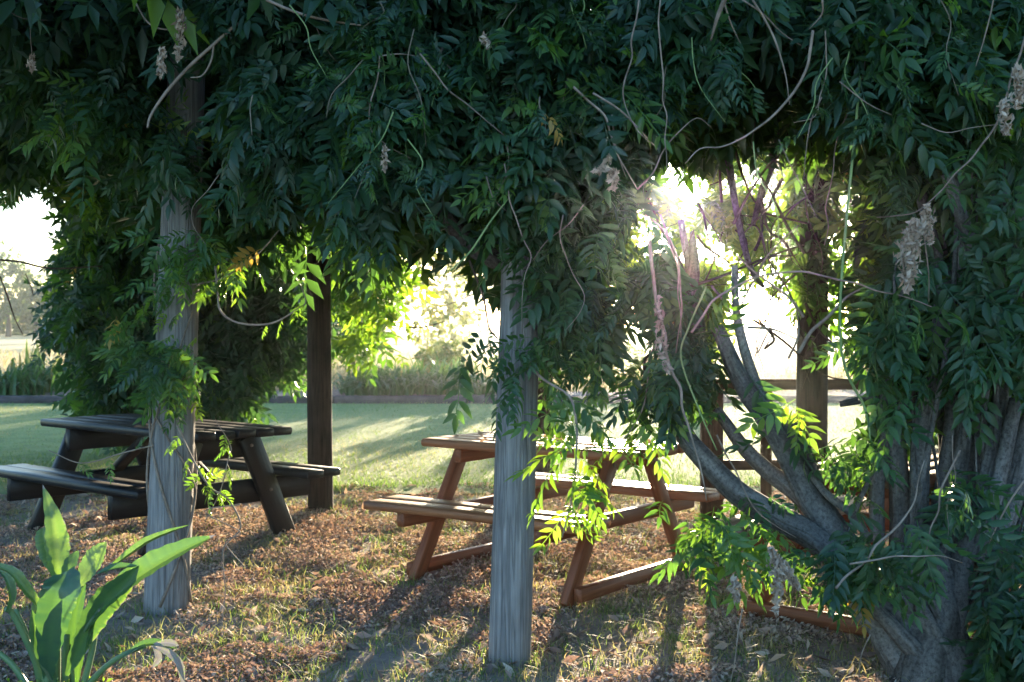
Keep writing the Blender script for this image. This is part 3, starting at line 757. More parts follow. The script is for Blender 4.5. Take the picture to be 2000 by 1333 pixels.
class Vine:
    def __init__(self, name, label, loc):
        self.root = empty(name, loc); tag(self.root, label, 'vine'); self.o = np.array(loc, float)
        self.pos, self.rot, self.sc, self.ti, self.lo = [], [], [], [], []

    def leaves(self, pos, out, down, tint, scale, lo=False, tilt=.55):
        """leaves at pos (N,3); each points along `out` (N,3) bent by `down`, its face up and outward"""
        n = len(pos)
        d = out / (np.linalg.norm(out, axis=1)[:, None] + 1e-9) + np.array([0, 0, -1.]) * .72 * np.asarray(down).reshape(-1, 1)
        d += rng.normal(0, .38, (n, 3)); d /= np.linalg.norm(d, axis=1)[:, None]
        up = np.array([0, 0, 1.]) * .55 + out * tilt + rng.normal(0, .46, (n, 3))
        up -= d * (up * d).sum(1)[:, None]; up /= np.linalg.norm(up, axis=1)[:, None] + 1e-9
        x = np.cross(d, up)
        self.pos.append(pos); self.rot.append(np.stack([x, d, up], -1)); self.sc.append(np.broadcast_to(scale, (n,)) * rng.uniform(.55, 1.2, n))
        self.ti.append(np.clip(np.broadcast_to(tint, (n,)) + rng.normal(0, .09, n), 0, .85) + (rng.random(n) < .007) * .6); self.lo.append(np.full(n, lo))

    def region(self, poly, d0, d1, shoots, per, tint=.15, scale=1.0, down=1.0, out=(0, -1, .1), spread=.10, lo=False, young=0.0, az=1.0, clump=.40):
        """shoots spread through a volume: the polygon (photo pixels) gives its outline, d0..d1 its real depth"""
        pl = np.array(poly, float); mn, mxx = pl.min(0), pl.max(0); got = []
        while sum(len(g) for g in got) < shoots:
            q = rng.random((shoots * 3, 2)) * (mxx - mn) + mn; q = q[in_poly(q[:, 0], q[:, 1], poly)]
            if clump: q = q[vnoise(q[:, 0], q[:, 1], 95, 77) + rng.normal(0, .06, len(q)) > clump]
            got.append(q)
        q = np.concatenate(got)[:shoots]; d = rng.uniform(d0, d1, shoots)
        c = np.array([P(a, b - (85 * scale * min(down, 1) * 5 / e if not lo else 0), e) for (a, b), e in zip(q, d)])
        if not lo: scale = scale * .9; per = per * 1.15
        k = np.maximum(1, rng.poisson(per, shoots)); idx = np.repeat(np.arange(shoots), k); n = len(idx)
        sdir = np.array(out) + np.stack([rng.normal(0, .55 * az, shoots), rng.normal(0, .3 * az, shoots), rng.normal(0, .15, shoots)], 1)
        along = rng.uniform(-1, 1, n)
        p = c[idx] + rng.normal(0, spread * .5, (n, 3)) + np.stack([0 * along, 0 * along, along * spread], 1)
        o = sdir[idx] + np.stack([rng.normal(0, .6 * az, n), rng.normal(0, .35 * az, n), rng.normal(0, .2, n)], 1)
        st = tint + rng.normal(0, .08, shoots) + (rng.random(shoots) < young) * .5
        self.leaves(p, o, down * rng.uniform(.5, 1.4, n), st[idx], scale, lo)

    def along(self, pts, n, tint=.4, scale=.8, down=.8, out=None, lo=False):
        """leaves set along a stem given by world points"""
        s = spline(pts, 8); f = rng.uniform(.05, 1, n) * (len(s) - 1); i = np.minimum(f.astype(int), len(s) - 2)
        p = s[i] + (s[i + 1] - s[i]) * (f - i)[:, None]
        if out is None:
            o = np.stack([rng.normal(0, 1, n), rng.normal(-.3, .7, n), rng.normal(.1, .2, n)], 1)
        else: o = np.array(out) + rng.normal(0, .5, (n, 3))
        self.leaves(p, o, down * rng.uniform(.6, 1.3, n), tint, scale, lo)

    def finish(self, max_parts):
        pos = np.concatenate(self.pos); rot = np.concatenate(self.rot); sc = np.concatenate(self.sc); ti = np.concatenate(self.ti); lo = np.concatenate(self.lo)
        mid = pos + rot[:, :, 1] * (.15 * sc)[:, None]; s, dep = proj(mid)
        live = np.ones(len(pos), bool)
        for gx, gy, rx, ry, pr, near, farr in GAPS:
            q = ((s[:, 0] - gx) / rx) ** 2 + ((s[:, 1] - gy) / ry) ** 2
            live &= ~((q < 1) & (dep > near) & (dep < farr) & (rng.random(len(pos)) < pr * np.clip(1.6 - q, 0, 1)))
        pos, rot, sc, ti, lo, mid, s, dep = (a[live] for a in (pos, rot, sc, ti, lo, mid, s, dep))
        ok = (s[:, 0] > 0) & (s[:, 0] < W) & (s[:, 1] > 0) & (s[:, 1] < H) & ~lo
        cell = (s[:, 0] // 34).astype(int) * 1000 + (s[:, 1] // 34).astype(int)
        best = {}
        for i in np.nonzero(ok)[0]:
            c = cell[i]
            if c not in best or dep[i] < dep[best[c]]: best[c] = i
        pick = sorted(best.values(), key=lambda i: dep[i] - .8 * sc[i])[:max_parts]
        for i in pick:
            k = int(i) % len(TEMPL); q = int(np.argmin([abs(ti[i] - v) for v in TINTS]))
            o = bpy.data.objects.new('leaf', leaf_mesh(k, q)); C.objects.link(o); o.parent = self.root
            M = Matrix(rot[i].tolist()).to_4x4() @ Matrix.Scale(float(sc[i]), 4); M.translation = Vector((pos[i] - self.o).tolist()); o.matrix_local = M
        rest = np.ones(len(pos), bool); rest[pick] = False
        parts, tn = [], []; n0 = 0; Vs, Ts = [], []
        for isl, lib in ((False, TEMPL), (True, TEMPL_LO)):
            ids = np.nonzero(rest & (lo == isl))[0]
            for k, (V, T) in enumerate(lib):
                q = ids[ids % len(lib) == k]
                if not len(q): continue
                VV = np.einsum('nij,kj->nki', rot[q], V) * sc[q][:, None, None] + (pos[q] - self.o)[:, None]
                TT = T[None] + (np.arange(len(q)) * len(V))[:, None, None] + n0
                Vs.append(VV.reshape(-1, 3)); Ts.append(TT.reshape(-1, 3)); tn.append(np.repeat(ti[q], len(V))); n0 += VV.shape[0] * VV.shape[1]
        tag(link('foliage', mesh_np('foliage', np.concatenate(Vs), np.concatenate(Ts), np.concatenate(tn)), M_leaf, self.root), kind='stuff')
        print(self.root.name, 'leaves', len(pos), 'parts', len(pick), 'tris', sum(len(t) for t in Ts))

    def stem(self, name, px, d, rad, mat, sides=8, rough=.0, k=6, seed=0):
        """a stem whose course is given by photo pixels at real depths d (one value or one per point)"""
        ds = np.interp(np.linspace(0, 1, len(px)), np.linspace(0, 1, len(np.atleast_1d(d))), np.atleast_1d(d))
        w = [P(a, b, e) for (a, b), e in zip(px, ds)]
        tube(name, [v - Vector(self.o) for v in w], rad, mat, self.root, sides, k, rough, seed)
        return w


main = Vine('wisteria_vine', 'old wisteria with thick twisted grey trunk, covering the pergola roof', (1.62, 4.85, 0))
col = Vine('wisteria_vine', 'wisteria forming a dark leafy column behind the charcoal table', (-3.1, 13.0, 0))
young = Vine('climbing_vine', 'young light green vine climbing the grey post by the charcoal table', (-1.75, 5.85, 0))

# --- roof of leaves over the whole pergola (simple leaves, seen as darkness between the hanging shoots)
n = 8500
y = rng.uniform(4.75, 12.2, n); x = rng.uniform(-5.6, 5.4, n)
p = np.stack([x, y, 2.74 + .42 * rng.random(n) + .15 * vnoise(x, y, .8, 50)], 1)
o = np.stack([rng.normal(0, 1, n), rng.normal(0, 1, n), rng.normal(.2, .3, n)], 1)
lft = x < -1.6
col.leaves(p[lft], o[lft], .4, .12, 1.25, True, .2); main.leaves(p[~lft], o[~lft], .4, .12, 1.25, True, .2)

# --- hanging front curtain
main.region([(690, -40), (1330, -40), (1330, 120), (1290, 250), (1230, 330), (1130, 400), (1000, 460), (900, 470), (840, 450), (780, 520), (735, 540), (700, 500), (660, 400)], 4.75, 5.5, 330, 5, .10, 1.0, 1.1, young=.06)
main.region([(1000, 330), (1200, 330), (1330, 480), (1390, 640), (1400, 760), (1370, 860), (1300, 850), (1240, 800), (1190, 700), (1100, 690), (1050, 600), (1010, 540)], 4.9, 6.0, 190, 4.5, .14, .95, .9, young=.08)
main.region([(1330, -40), (2040, -40), (2040, 240), (1700, 260), (1600, 200), (1480, 180), (1340, 170)], 4.7, 5.5, 180, 4.5, .14, 1.05, 1.0, young=.06)
main.region([(1660, 220), (2040, 200), (2040, 700), (1780, 640), (1740, 480), (1700, 400)], 4.75, 5.6, 85, 4, .16, 1.0, .9, young=.08)
main.region([(1580, 560), (1780, 540), (2030, 560), (2030, 800), (1880, 860), (1700, 820), (1600, 760)], 4.7, 5.5, 62, 4, .2, 1.0, .8, young=.1)
col.region([(330, -40), (700, -40), (690, 420), (640, 400), (600, 330), (560, 385), (480, 370), (450, 310), (430, 180), (380, 160), (340, 120)], 5.0, 5.7, 190, 5, .06, 1.0, 1.2)
col.region([(-30, -40), (420, -40), (420, 170), (400, 330), (330, 370), (200, 330), (100, 250), (-30, 200)], 5.6, 7.0, 190, 5, .10, .95, .9, young=.05)
col.region([(-30, 100), (330, 150), (330, 380), (200, 395), (120, 395), (60, 345), (-30, 400)], 8.5, 12.0, 380, 5, .2, 1.1, .6, lo=True, young=.1)
# --- behind the curtain: dim inner hangings close off the view under the roof
main.region([(640, 100), (1330, 100), (1280, 330), (1080, 440), (960, 430), (640, 420)], 5.8, 7.6, 420, 5, .12, 1.25, .8, lo=True)
main.region([(1330, -40), (2040, -40), (2040, 420), (1740, 250), (1600, 230), (1500, 240), (1330, 260)], 5.8, 7.6, 380, 5, .15, 1.25, .8, lo=True)
main.region([(1720, 300), (2040, 300), (2040, 830), (1790, 760), (1740, 620)], 5.6, 7.0, 170, 5, .15, 1.2, .8, lo=True)
col.region([(330, 0), (660, 0), (650, 400), (380, 420)], 6.4, 9.0, 380, 5, .1, 1.25, .8, lo=True)
# --- rear curtain, lit through by the sun
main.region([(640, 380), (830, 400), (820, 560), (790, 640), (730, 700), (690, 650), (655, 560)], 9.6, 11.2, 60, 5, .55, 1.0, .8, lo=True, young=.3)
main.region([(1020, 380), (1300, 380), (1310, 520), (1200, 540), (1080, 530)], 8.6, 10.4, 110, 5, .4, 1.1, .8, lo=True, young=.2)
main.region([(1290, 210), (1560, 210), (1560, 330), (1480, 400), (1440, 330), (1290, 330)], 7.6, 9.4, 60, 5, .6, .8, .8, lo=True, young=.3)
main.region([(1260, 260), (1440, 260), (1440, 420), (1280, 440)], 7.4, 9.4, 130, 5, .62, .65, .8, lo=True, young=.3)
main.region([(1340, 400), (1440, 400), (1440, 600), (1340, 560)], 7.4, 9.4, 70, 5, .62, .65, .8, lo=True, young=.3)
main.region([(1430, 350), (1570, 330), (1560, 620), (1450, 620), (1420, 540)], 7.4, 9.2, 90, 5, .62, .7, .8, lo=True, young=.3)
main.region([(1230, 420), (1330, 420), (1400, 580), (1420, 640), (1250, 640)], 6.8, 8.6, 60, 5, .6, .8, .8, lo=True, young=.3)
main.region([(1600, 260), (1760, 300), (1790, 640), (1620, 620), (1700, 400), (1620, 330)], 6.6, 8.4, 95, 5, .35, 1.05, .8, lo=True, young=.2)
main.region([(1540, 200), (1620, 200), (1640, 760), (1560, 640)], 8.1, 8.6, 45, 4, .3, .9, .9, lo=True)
# --- leafy column on the left, its own stems inside
col.region([(330, 360), (610, 370), (610, 640), (570, 760), (490, 800), (190, 800), (185, 700), (120, 600), (150, 480), (190, 400)], 11.6, 14.0, 900, 6, .0, 1.15, .8, out=(0, -.7, .1), spread=.18, lo=True, young=.06, az=1.6)
col.region([(120, 560), (200, 420), (260, 400), (250, 800), (180, 800), (185, 700)], 11.4, 12.6, 60, 5, .3, 1.1, .8, out=(-.6, -.5, .1), spread=.16, lo=True, young=.12, az=1.6)
for k in range(7):
    x0 = 400 + rng.normal(0, 22); x1 = 400 + rng.normal(0, 120)
    col.stem('stem', [(x0, 880), (x0 + 8, 760), ((x0 + x1) / 2, 600), (x1, 380)], 13 + rng.uniform(-.3, .3), [.06, .045, .03, .02], M_bark_d, 7, .08, 5, k)

# --- low leaves round the old trunk
main.region([(1340, 1050), (1420, 1040), (1520, 1050), (1600, 1090), (1580, 1170), (1500, 1190), (1400, 1130), (1340, 1120)], 4.5, 4.9, 32, 3, .45, .85, .6, young=.25)
main.region([(1560, 1010), (1720, 1030), (1760, 1120), (1740, 1180), (1600, 1190), (1560, 1120)], 4.45, 4.85, 30, 4, .26, .8, .8, young=.2)
main.region([(1870, 1010), (2030, 960), (2030, 1340), (1900, 1330), (1880, 1180), (1780, 1120)], 4.4, 4.9, 52, 4, .14, .9, .8, young=.05)
main.region([(1420, 840), (1560, 800), (1600, 900), (1560, 1010), (1450, 1020)], 4.8, 5.3, 34, 3.5, .2, .85, .8, young=.15)
main.region([(1300, 690), (1440, 660), (1500, 800), (1420, 860), (1330, 850)], 4.9, 5.6, 40, 4, .16, .9, .8)
main.region([(1590, 820), (1720, 860), (1790, 960), (1760, 1010), (1640, 920)], 4.8, 5.4, 26, 3, .25, .85, .8, young=.2)

# --- shoots by the grey middle post
w = main.stem('shoot', [(1010, 690), (1060, 740), (1112, 775), (1126, 830), (1125, 900), (1118, 970), (1098, 1050)], [4.95, 4.8, 4.7, 4.7], [.006, .005, .003], M_tendril, 6)
main.along(w[1:4], 11, .6, .72, .8); main.along(w[3:], 16, .68, .76, .6)
main.along([P(1020, 640, 4.95), P(1080, 700, 4.9), P(1180, 720, 4.9)], 20, .3, .68, .9)
main.along([P(980, 600, 4.95), P(1000, 700, 4.9), P(990, 760, 4.9)], 9, .25, .7, 1.1)
w = main.stem('shoot', [(1290, 640), (1270, 700), (1258, 790), (1225, 850), (1195, 875)], [5.1, 4.9], [.004, .003, .002], M_tendril, 5)
main.along(w, 7, .66, .7, .8)
main.along([P(1170, 690, 5.0), P(1160, 760, 5.0)], 5, .66, .7, 1.0)
w = main.stem('shoot', [(905, 480), (925, 530), (945, 585), (955, 640), (972, 662)], [5.0], [.006, .005, .003], M_bark_d, 6)
main.along(w, 9, .2, .75, .9, out=(-.8, -.2, 0))
main.along([P(975, 655, 5.0), P(900, 700, 5.0)], 4, .25, .8, .5, out=(-1, -.1, -.1))
# --- young vine on the left post
a, b = P(326, 1190, 6.02), P(352, 480, 6.02); ax = (b - a).normalized()
for k in range(4):
    pts = []
    for i in range(9):
        q = a.lerp(b, .02 + i / 8 * (1.0, .9, .8, .62)[k]); th = k * 1.6 + i * (.7, -.6, .5, -.8)[k] - 1.6
        pts.append(q + Vector((math.cos(th) * .117, math.sin(th) * .117, 0)))
    tube('stem', [v - Vector(young.o) for v in pts], [.008, .006, .004], M_tendril, young.root, 6, 5, 0, k)
young.region([(330, 470), (480, 480), (470, 520), (400, 560), (370, 600), (330, 600)], 5.7, 5.95, 15, 3, .42, .68, .9, young=.25)
young.region([(300, 570), (375, 560), (370, 830), (350, 900), (310, 900), (285, 820), (285, 660)], 5.72, 5.95, 19, 3, .38, .62, .9, young=.25)
young.region([(265, 610), (320, 640), (320, 720), (290, 800), (275, 720)], 5.75, 6.0, 10, 3, .35, .6, .9)
w = young.stem('runner', [(345, 830), (378, 900), (410, 952), (445, 975), (470, 1030), (436, 1075), (440, 1160), (430, 1240)], 5.7, [.005, .004, .002], M_tendril, 6)
young.along(w[:4], 9, .62, .42, .9)
w = young.stem('runner', [(300, 870), (240, 885), (160, 905), (95, 880)], 5.7, [.004, .003, .002], M_tendril, 5); young.along(w, 4, .5, .3, .8)
w = young.stem('runner', [(420, 520), (425, 570), (432, 610), (470, 632), (530, 632), (580, 605), (597, 590), (588, 560)], 5.7, [.005, .005, .003], M_tendril, 6); young.along(w[3:], 4, .62, .28, .6)
w = young.stem('runner', [(350, 560), (430, 545), (500, 500), (545, 450)], 5.75, [.005, .004, .003], M_tendril, 6); young.along(w, 9, .4, .55, .8)
young.stem('runner', [(470, 985), (400, 1000), (470, 1040), (440, 1060), (480, 1110)], 5.6, [.003, .002], M_tendril, 5)
w = young.stem('runner', [(400, 1020), (430, 960), (445, 900), (450, 870), (420, 820)], 5.75, [.003, .003, .002], M_tendril, 5); young.along(w, 7, .66, .3, .9)

M_twig0 = plain_mat('thin_brown_runner', (.09, .075, .055), (.2, .17, .13), scale=22, rough=.8, spec=.15, bump=.2)
# --- trunk and limbs of the old wisteria
tr, gr = [], []
for pts, rad, sd in [([(1845, 1370), (1840, 1290), (1800, 1235), (1720, 1195), (1655, 1120)], [.135, .125, .11, .095, .075], 1),
                     ([(1780, 1370), (1800, 1300), (1835, 1230), (1850, 1160), (1838, 1090)], [.09, .10, .085, .06, .05], 2),
                     ([(1880, 1370), (1868, 1300), (1835, 1225), (1790, 1180), (1770, 1110), (1790, 1030)], [.10, .095, .08, .06, .045, .04], 3),
                     ([(1795, 1375), (1770, 1315), (1735, 1255), (1712, 1205)], [.075, .07, .06, .05], 4)]:
    dd = np.linspace(4.78, 4.95, len(pts))
    s = spline([P(x, y, e - (.05 if sd in (2, 4) else 0)) - Vector(main.o) for (x, y), e in zip(pts, dd)], 8)
    tr.append(tube_arrays(s, rad, 20, .06, sd)); gr.append(grain_coords(s, rad, 20))
for k in range(9):                                      # strands twisted round the butt and the first fork
    f = k / 9 * 6.283; pts = []
    for i in range(7):
        g = i / 6; cx = 1825 - 30 * g - (90 * g * g if k % 2 else -10 * g); cy = 1375 - 230 * g; th = f + 2.2 * g
        pts.append(P(cx + 62 * (1 - .45 * g) * math.cos(th), cy, 4.83 - .115 * (1 - .4 * g) * math.sin(th) + .10 * max(0, g - .6)) - Vector(main.o))
    rad = [.052, .047, .042, .036, .026, .006]; tr.append(tube_arrays(spline(pts, 6), rad, 12, .1, 200 + k)); gr.append(grain_coords(spline(pts, 6), rad, 12))
me = mesh_np('trunk', *join(tr), smooth=True); set_grain(me, np.vstack(gr)); link('trunk', me, M_bark, main.root)
for k in range(46):                                     # many thin climbing stems on the far side of the trunk
    x0 = rng.uniform(1770, 2010); y1 = rng.uniform(120, 700); x1 = x0 + rng.normal(15, 45); d0 = rng.uniform(4.95, 5.5); r0 = rng.choice([.005, .008, .013, .02])
    pts = [(1840 + (x0 - 1840) * .55, 1190), (x0 + rng.normal(0, 10), 1010), ((x0 + x1) / 2 + rng.normal(0, 14), (1000 + y1) / 2), (x1 + rng.normal(0, 12), y1 + 80), (x1 + rng.normal(0, 30), y1)]
    main.stem('thin_stem', pts, [4.95, d0, d0 + .1], [r0, r0 * .9, r0 * .6], M_bark, 6, .08, 5, 300 + k)
for k in range(44):                                     # tangle of bare twigs round the sun
    x0, y0 = rng.uniform(1280, 1620), rng.uniform(260, 700); a_ = rng.normal(1.3, .7) * rng.choice([-1, 1]); L0 = rng.uniform(90, 260); d0 = rng.uniform(5.2, 7.2)
    if math.hypot(x0 - 1345, y0 - 358) < 90: x0 += 150
    pts = [(x0 + math.cos(a_) * L0 * g + rng.normal(0, 10), y0 + math.sin(a_) * L0 * g + rng.normal(0, 10)) for g in (-.5, -.2, .1, .4)]
    r0 = rng.choice([.003, .005, .008]); main.stem('twig', pts, [d0, d0 + .2], [r0, r0 * .8, r0 * .4], M_bark_d, 5, .1, 4, 400 + k)
for k in range(30):                                     # fine bare runners trailing from the curtain
    x0, y0 = rng.uniform(450, 1950), rng.uniform(-20, 300); L0 = rng.uniform(60, 230); d0 = rng.uniform(4.5, 4.8); sl = rng.normal(0, .35)
    pts = [(x0 + sl * L0 * g + rng.normal(0, 9), y0 + L0 * g) for g in (0, .3, .6, 1)]
    w = main.stem('runner', pts, [d0, d0 - .05], [.003, .0025, .0012], [M_shoot, M_twig0][k % 2], 5, 0, 4, 450 + k)
    main.along(w, 5, .45 if k % 2 else .2, .42, .7)
LIMBS = [([(1690, 1150), (1640, 1065), (1590, 985), (1545, 900), (1500, 820), (1450, 750), (1400, 640)], (4.93, 5.25), [.075, .068, .06, .05, .045, .038, .03]),
         ([(1655, 1110), (1590, 1050), (1510, 1005), (1440, 960), (1380, 900), (1335, 845), (1290, 740)], (4.9, 5.2), [.06, .055, .05, .047, .044, .04, .03]),
         ([(1610, 1010), (1555, 960), (1500, 920), (1450, 870), (1400, 800)], (5.05, 5.3), [.045, .04, .035, .03, .02]),
         ([(1545, 890), (1500, 800), (1465, 720), (1440, 620), (1435, 520)], (5.15, 5.35), [.032, .026, .022, .018, .014]),
         ([(1590, 960), (1550, 850), (1490, 790), (1445, 755)], (5.2, 5.3), [.05, .045, .04, .03]),
         ([(1835, 1240), (1800, 1120), (1795, 1000), (1800, 860), (1830, 700), (1850, 520)], (4.85, 5.2), [.045, .042, .04, .04, .035, .03]),
         ([(1860, 1260), (1880, 1100), (1915, 980), (1940, 860), (1960, 700), (1975, 400)], (4.8, 5.15), [.05, .045, .036, .034, .03, .025]),
         ([(1905, 1100), (1935, 1000), (1960, 900), (1985, 780)], (4.85, 4.95), [.036, .032, .03, .025]),
         ([(1930, 1110), (1962, 1010), (1990, 920), (2020, 800)], (4.9, 5.0), [.05, .05, .045, .04]),
         ([(1840, 1200), (1850, 1060), (1870, 940), (1885, 820), (1880, 640), (1900, 480)], (4.95, 5.2), [.04, .038, .034, .03, .028, .024]),
         ([(1820, 1150), (1830, 1020), (1850, 900), (1860, 760), (1840, 560), (1800, 380)], (5.05, 5.3), [.04, .036, .034, .03, .03, .026]),
         ([(1880, 1150), (1890, 1000), (1900, 880), (1925, 700), (1920, 560)], (5.05, 5.25), [.045, .04, .036, .03, .026]),
         ([(1745, 1180), (1760, 1060), (1758, 950), (1750, 850), (1765, 700), (1770, 560)], (5.0, 5.3), [.05, .045, .045, .045, .035, .03]),
         ([(1715, 1060), (1712, 960), (1722, 860), (1728, 780), (1745, 730)], (5.1, 5.2), [.03, .03, .03, .026, .02]),
         ([(1725, 800), (1700, 780), (1640, 790)], (5.15, 5.2), [.022, .02, .012]),
         ([(1728, 800), (1755, 770), (1775, 740)], (5.15, 5.2), [.022, .02, .014]),
         ([(1700, 1060), (1670, 1010), (1620, 970), (1585, 930)], (4.85, 5.0), [.014, .016, .016, .012]),
         ([(1660, 1060), (1670, 1000), (1700, 930), (1720, 860)], (4.9, 5.0), [.012, .012, .010, .008]),
         ([(1850, 340), (1880, 430), (1925, 560), (1950, 700)], (4.9, 5.0), [.025, .025, .025, .022]),
         ([(910, 470), (960, 500), (1010, 520), (1070, 545), (1130, 600)], (5.35, 5.3), [.045, .045, .042, .036, .03]),
         ([(910, 470), (870, 420), (860, 330), (900, 200)], (5.35, 5.3), [.04, .035, .03, .03]),
         ([(1530, 260), (1510, 310), (1490, 370), (1470, 440)], (6.2, 6.6), [.03, .026, .02, .012]),
         ([(1400, 180), (1420, 300), (1440, 420), (1465, 520), (1490, 560)], (6.0, 6.4), [.022, .02, .016, .012]),
         ([(1352, 455), (1356, 520), (1350, 600), (1370, 720)], (6.4, 6.0), [.012, .03, .045, .05]),
         ([(1330, 430), (1345, 520), (1352, 580)], (6.4, 6.4), [.016, .02, .026])]
for i, (px, d, rad) in enumerate(LIMBS):
    main.stem('limb', px, d, rad, M_bark, 14, .10, 9, 60 + i)

TEND = [([(1248, 0), (1228, 120), (1226, 225), (1285, 290)], 4.75, .006), ([(1290, 0), (1290, 120), (1300, 250), (1302, 350)], 4.7, .006),
        ([(1470, 0), (1510, 70), (1535, 150), (1542, 205)], 4.7, .008), ([(1450, 0), (1510, 50), (1575, 96)], 4.75, .007),
        ([(1588, 60), (1580, 110), (1550, 180), (1500, 235), (1430, 278), (1370, 293), (1338, 320)], 4.72, .010), ([(1606, 0), (1600, 35), (1580, 58)], 4.7, .007),
        ([(1424, -20), (1402, 30), (1388, 80)], 4.65, .018), ([(1410, -10), (1430, 45), (1446, 85)], 4.7, .007), ([(1942, -10), (1920, 70), (1904, 135)], 4.6, .006),
        ([(2010, 40), (1985, 130), (1950, 230), (1900, 300), (1830, 380), (1770, 420), (1712, 425)], 4.6, .008), ([(1350, 650), (1400, 585), (1470, 545), (1560, 535), (1650, 548), (1730, 570), (1820, 600)], 4.7, .009),
        ([(1612, 60), (1615, 120), (1605, 190), (1575, 240), (1550, 240)], 4.8, .006), ([(1605, 190), (1580, 250), (1570, 350)], 4.8, .006),
        ([(1268, 470), (1278, 560), (1305, 690), (1345, 830), (1380, 978)], 4.6, .012), ([(1290, 420), (1320, 500), (1330, 600), (1320, 690)], 4.65, .007),
        ([(1330, 760), (1300, 690), (1285, 580)], 4.66, .005), ([(1158, 182), (1225, 228), (1285, 292)], 4.8, .008), ([(1120, 170), (1175, 225), (1210, 310), (1245, 370)], 4.8, .009),
        ([(1195, 225), (1205, 280), (1222, 345)], 4.85, .007), ([(1245, 370), (1280, 330), (1300, 290), (1365, 228), (1390, 250)], 4.8, .006), ([(1260, 420), (1300, 460), (1325, 560), (1330, 660)], 4.7, .006),
        ([(820, 105), (860, 155), (905, 190), (960, 245), (985, 265)], 4.75, .006), ([(742, 110), (736, 165), (730, 225), (748, 275), (770, 292), (803, 310)], 4.75, .006), ([(742, 110), (780, 112), (815, 110)], 4.75, .005),
        ([(618, 55), (640, 95), (665, 130)], 4.9, .003), ([(455, 310), (410, 370), (375, 410), (375, 440), (402, 478)], 5.3, .005), ([(1100, 420), (1098, 490), (1120, 530), (1143, 575), (1135, 610), (1105, 645)], 4.8, .004),
        ([(950, 345), (970, 400), (1005, 425)], 4.8, .004), ([(985, 320), (1000, 400), (1020, 450), (1035, 500), (1035, 520), (1022, 560), (1020, 650)], 4.8, .005), ([(1140, 400), (1090, 450), (1040, 510)], 4.8, .004),
        ([(1800, 430), (1812, 520), (1814, 590)], 4.62, .006), ([(1632, 1150), (1700, 1080), (1770, 1000), (1805, 900)], 4.55, .009), ([(1660, 1102), (1740, 1088), (1820, 1085), (1880, 1100)], 4.5, .007),
        ([(1400, 850), (1440, 930), (1490, 1010), (1555, 1050)], 4.6, .006), ([(1450, 1190), (1432, 1240), (1425, 1340)], 4.5, .006), ([(1700, 1240), (1685, 1280), (1677, 1335)], 4.6, .005),
        ([(1700, 40), (1690, 120), (1620, 340), (1610, 480)], 5.0, .007), ([(1640, 160), (1700, 205), (1742, 225)], 4.7, .005), ([(1800, 242), (1850, 255), (1900, 250), (1950, 243)], 4.62, .004),
        ([(1875, 880), (1840, 960), (1820, 1040), (1790, 1120)], 4.6, .008), ([(2000, 940), (1960, 1000), (1935, 1060), (1925, 1080)], 4.6, .007), ([(1860, 850), (1870, 930), (1850, 1000), (1845, 1080)], 4.65, .004),
        ([(1440, 620), (1470, 560), (1500, 500), (1560, 440)], 5.4, .010), ([(1570, 620), (1540, 580), (1490, 540), (1440, 500)], 5.4, .012), ([(1560, 690), (1580, 650), (1640, 600), (1690, 560)], 5.2, .016),
        ([(1480, 690), (1510, 620), (1530, 540)], 5.5, .008), ([(1460, 640), (1500, 640), (1560, 665)], 5.5, .012), ([(1540, 700), (1560, 650), (1555, 590)], 5.4, .010), ([(1390, 560), (1420, 600), (1440, 640)], 5.5, .014),
        ([(0, 12), (60, 38), (95, 40)], 5.4, .004), ([(60, 38), (62, 80), (63, 110)], 5.4, .004)]
def kink(px, seed, amp=3.2, step=34):
    rg = np.random.default_rng(seed + 500); s_ = spline(px, 12); L_ = np.concatenate([[0], np.cumsum(np.linalg.norm(np.diff(s_, axis=0), axis=1))])
    m_ = max(3, int(L_[-1] / step)); f = np.linspace(0, L_[-1], m_)
    out = np.stack([np.interp(f, L_, s_[:, 0]), np.interp(f, L_, s_[:, 1])], 1); out[1:-1] += rg.normal(0, amp, (m_ - 2, 2))
    return [tuple(v) for v in out]


M_twig = plain_mat('brown_twig', (.10, .075, .06), (.24, .19, .16), scale=22, rough=.8, spec=.15, bump=.3)
for i, (px, d, r) in enumerate(TEND):
    main.stem('tendril', kink(px, i), [d - .2, d - .1], [r * .55, r * .48, r * .22], M_tendril if i % 3 else M_twig, 6, .12, 4, i)
for px, d, r in [([(520, 0), (580, 25), (640, 40), (705, 50)], 4.9, .006), ([(262, 0), (290, 45), (330, 58), (385, 42)], 5.3, .004), ([(465, 45), (420, 85), (370, 130), (325, 180), (295, 225), (288, 250)], 5.2, .007), ([(418, 85), (412, 120), (395, 148), (372, 152)], 5.2, .004)]:
    col.stem('tendril', px, d - .25, [r, r, r * .6], M_tendril, 6)
for px, d, r in [([(1380, 560), (1345, 640), (1330, 700), (1365, 800), (1400, 880)], 4.68, .004), ([(880, 530), (920, 490), (960, 430), (1000, 380)], 4.85, .004), ([(1680, 150), (1640, 640), (1690, 800), (1700, 860)], 4.9, .006)]:
    main.stem('tendril', px, d - .2, [r, r, r * .6], M_shoot, 6)
for px, d, r in [([(0, 508), (40, 512), (80, 522), (120, 525), (200, 520)], 10.5, .010), ([(0, 540), (15, 580), (28, 620), (45, 655)], 9.5, .006), ([(50, 535), (62, 565), (65, 580)], 10.4, .004)]:
    col.stem('tendril', px, d, [r, r, r * .5], M_bark_d, 5)
main.stem('tendril', [(700, 632), (760, 636), (820, 640), (870, 628)], 9.8, [.008, .006, .003], M_bark_d, 5)


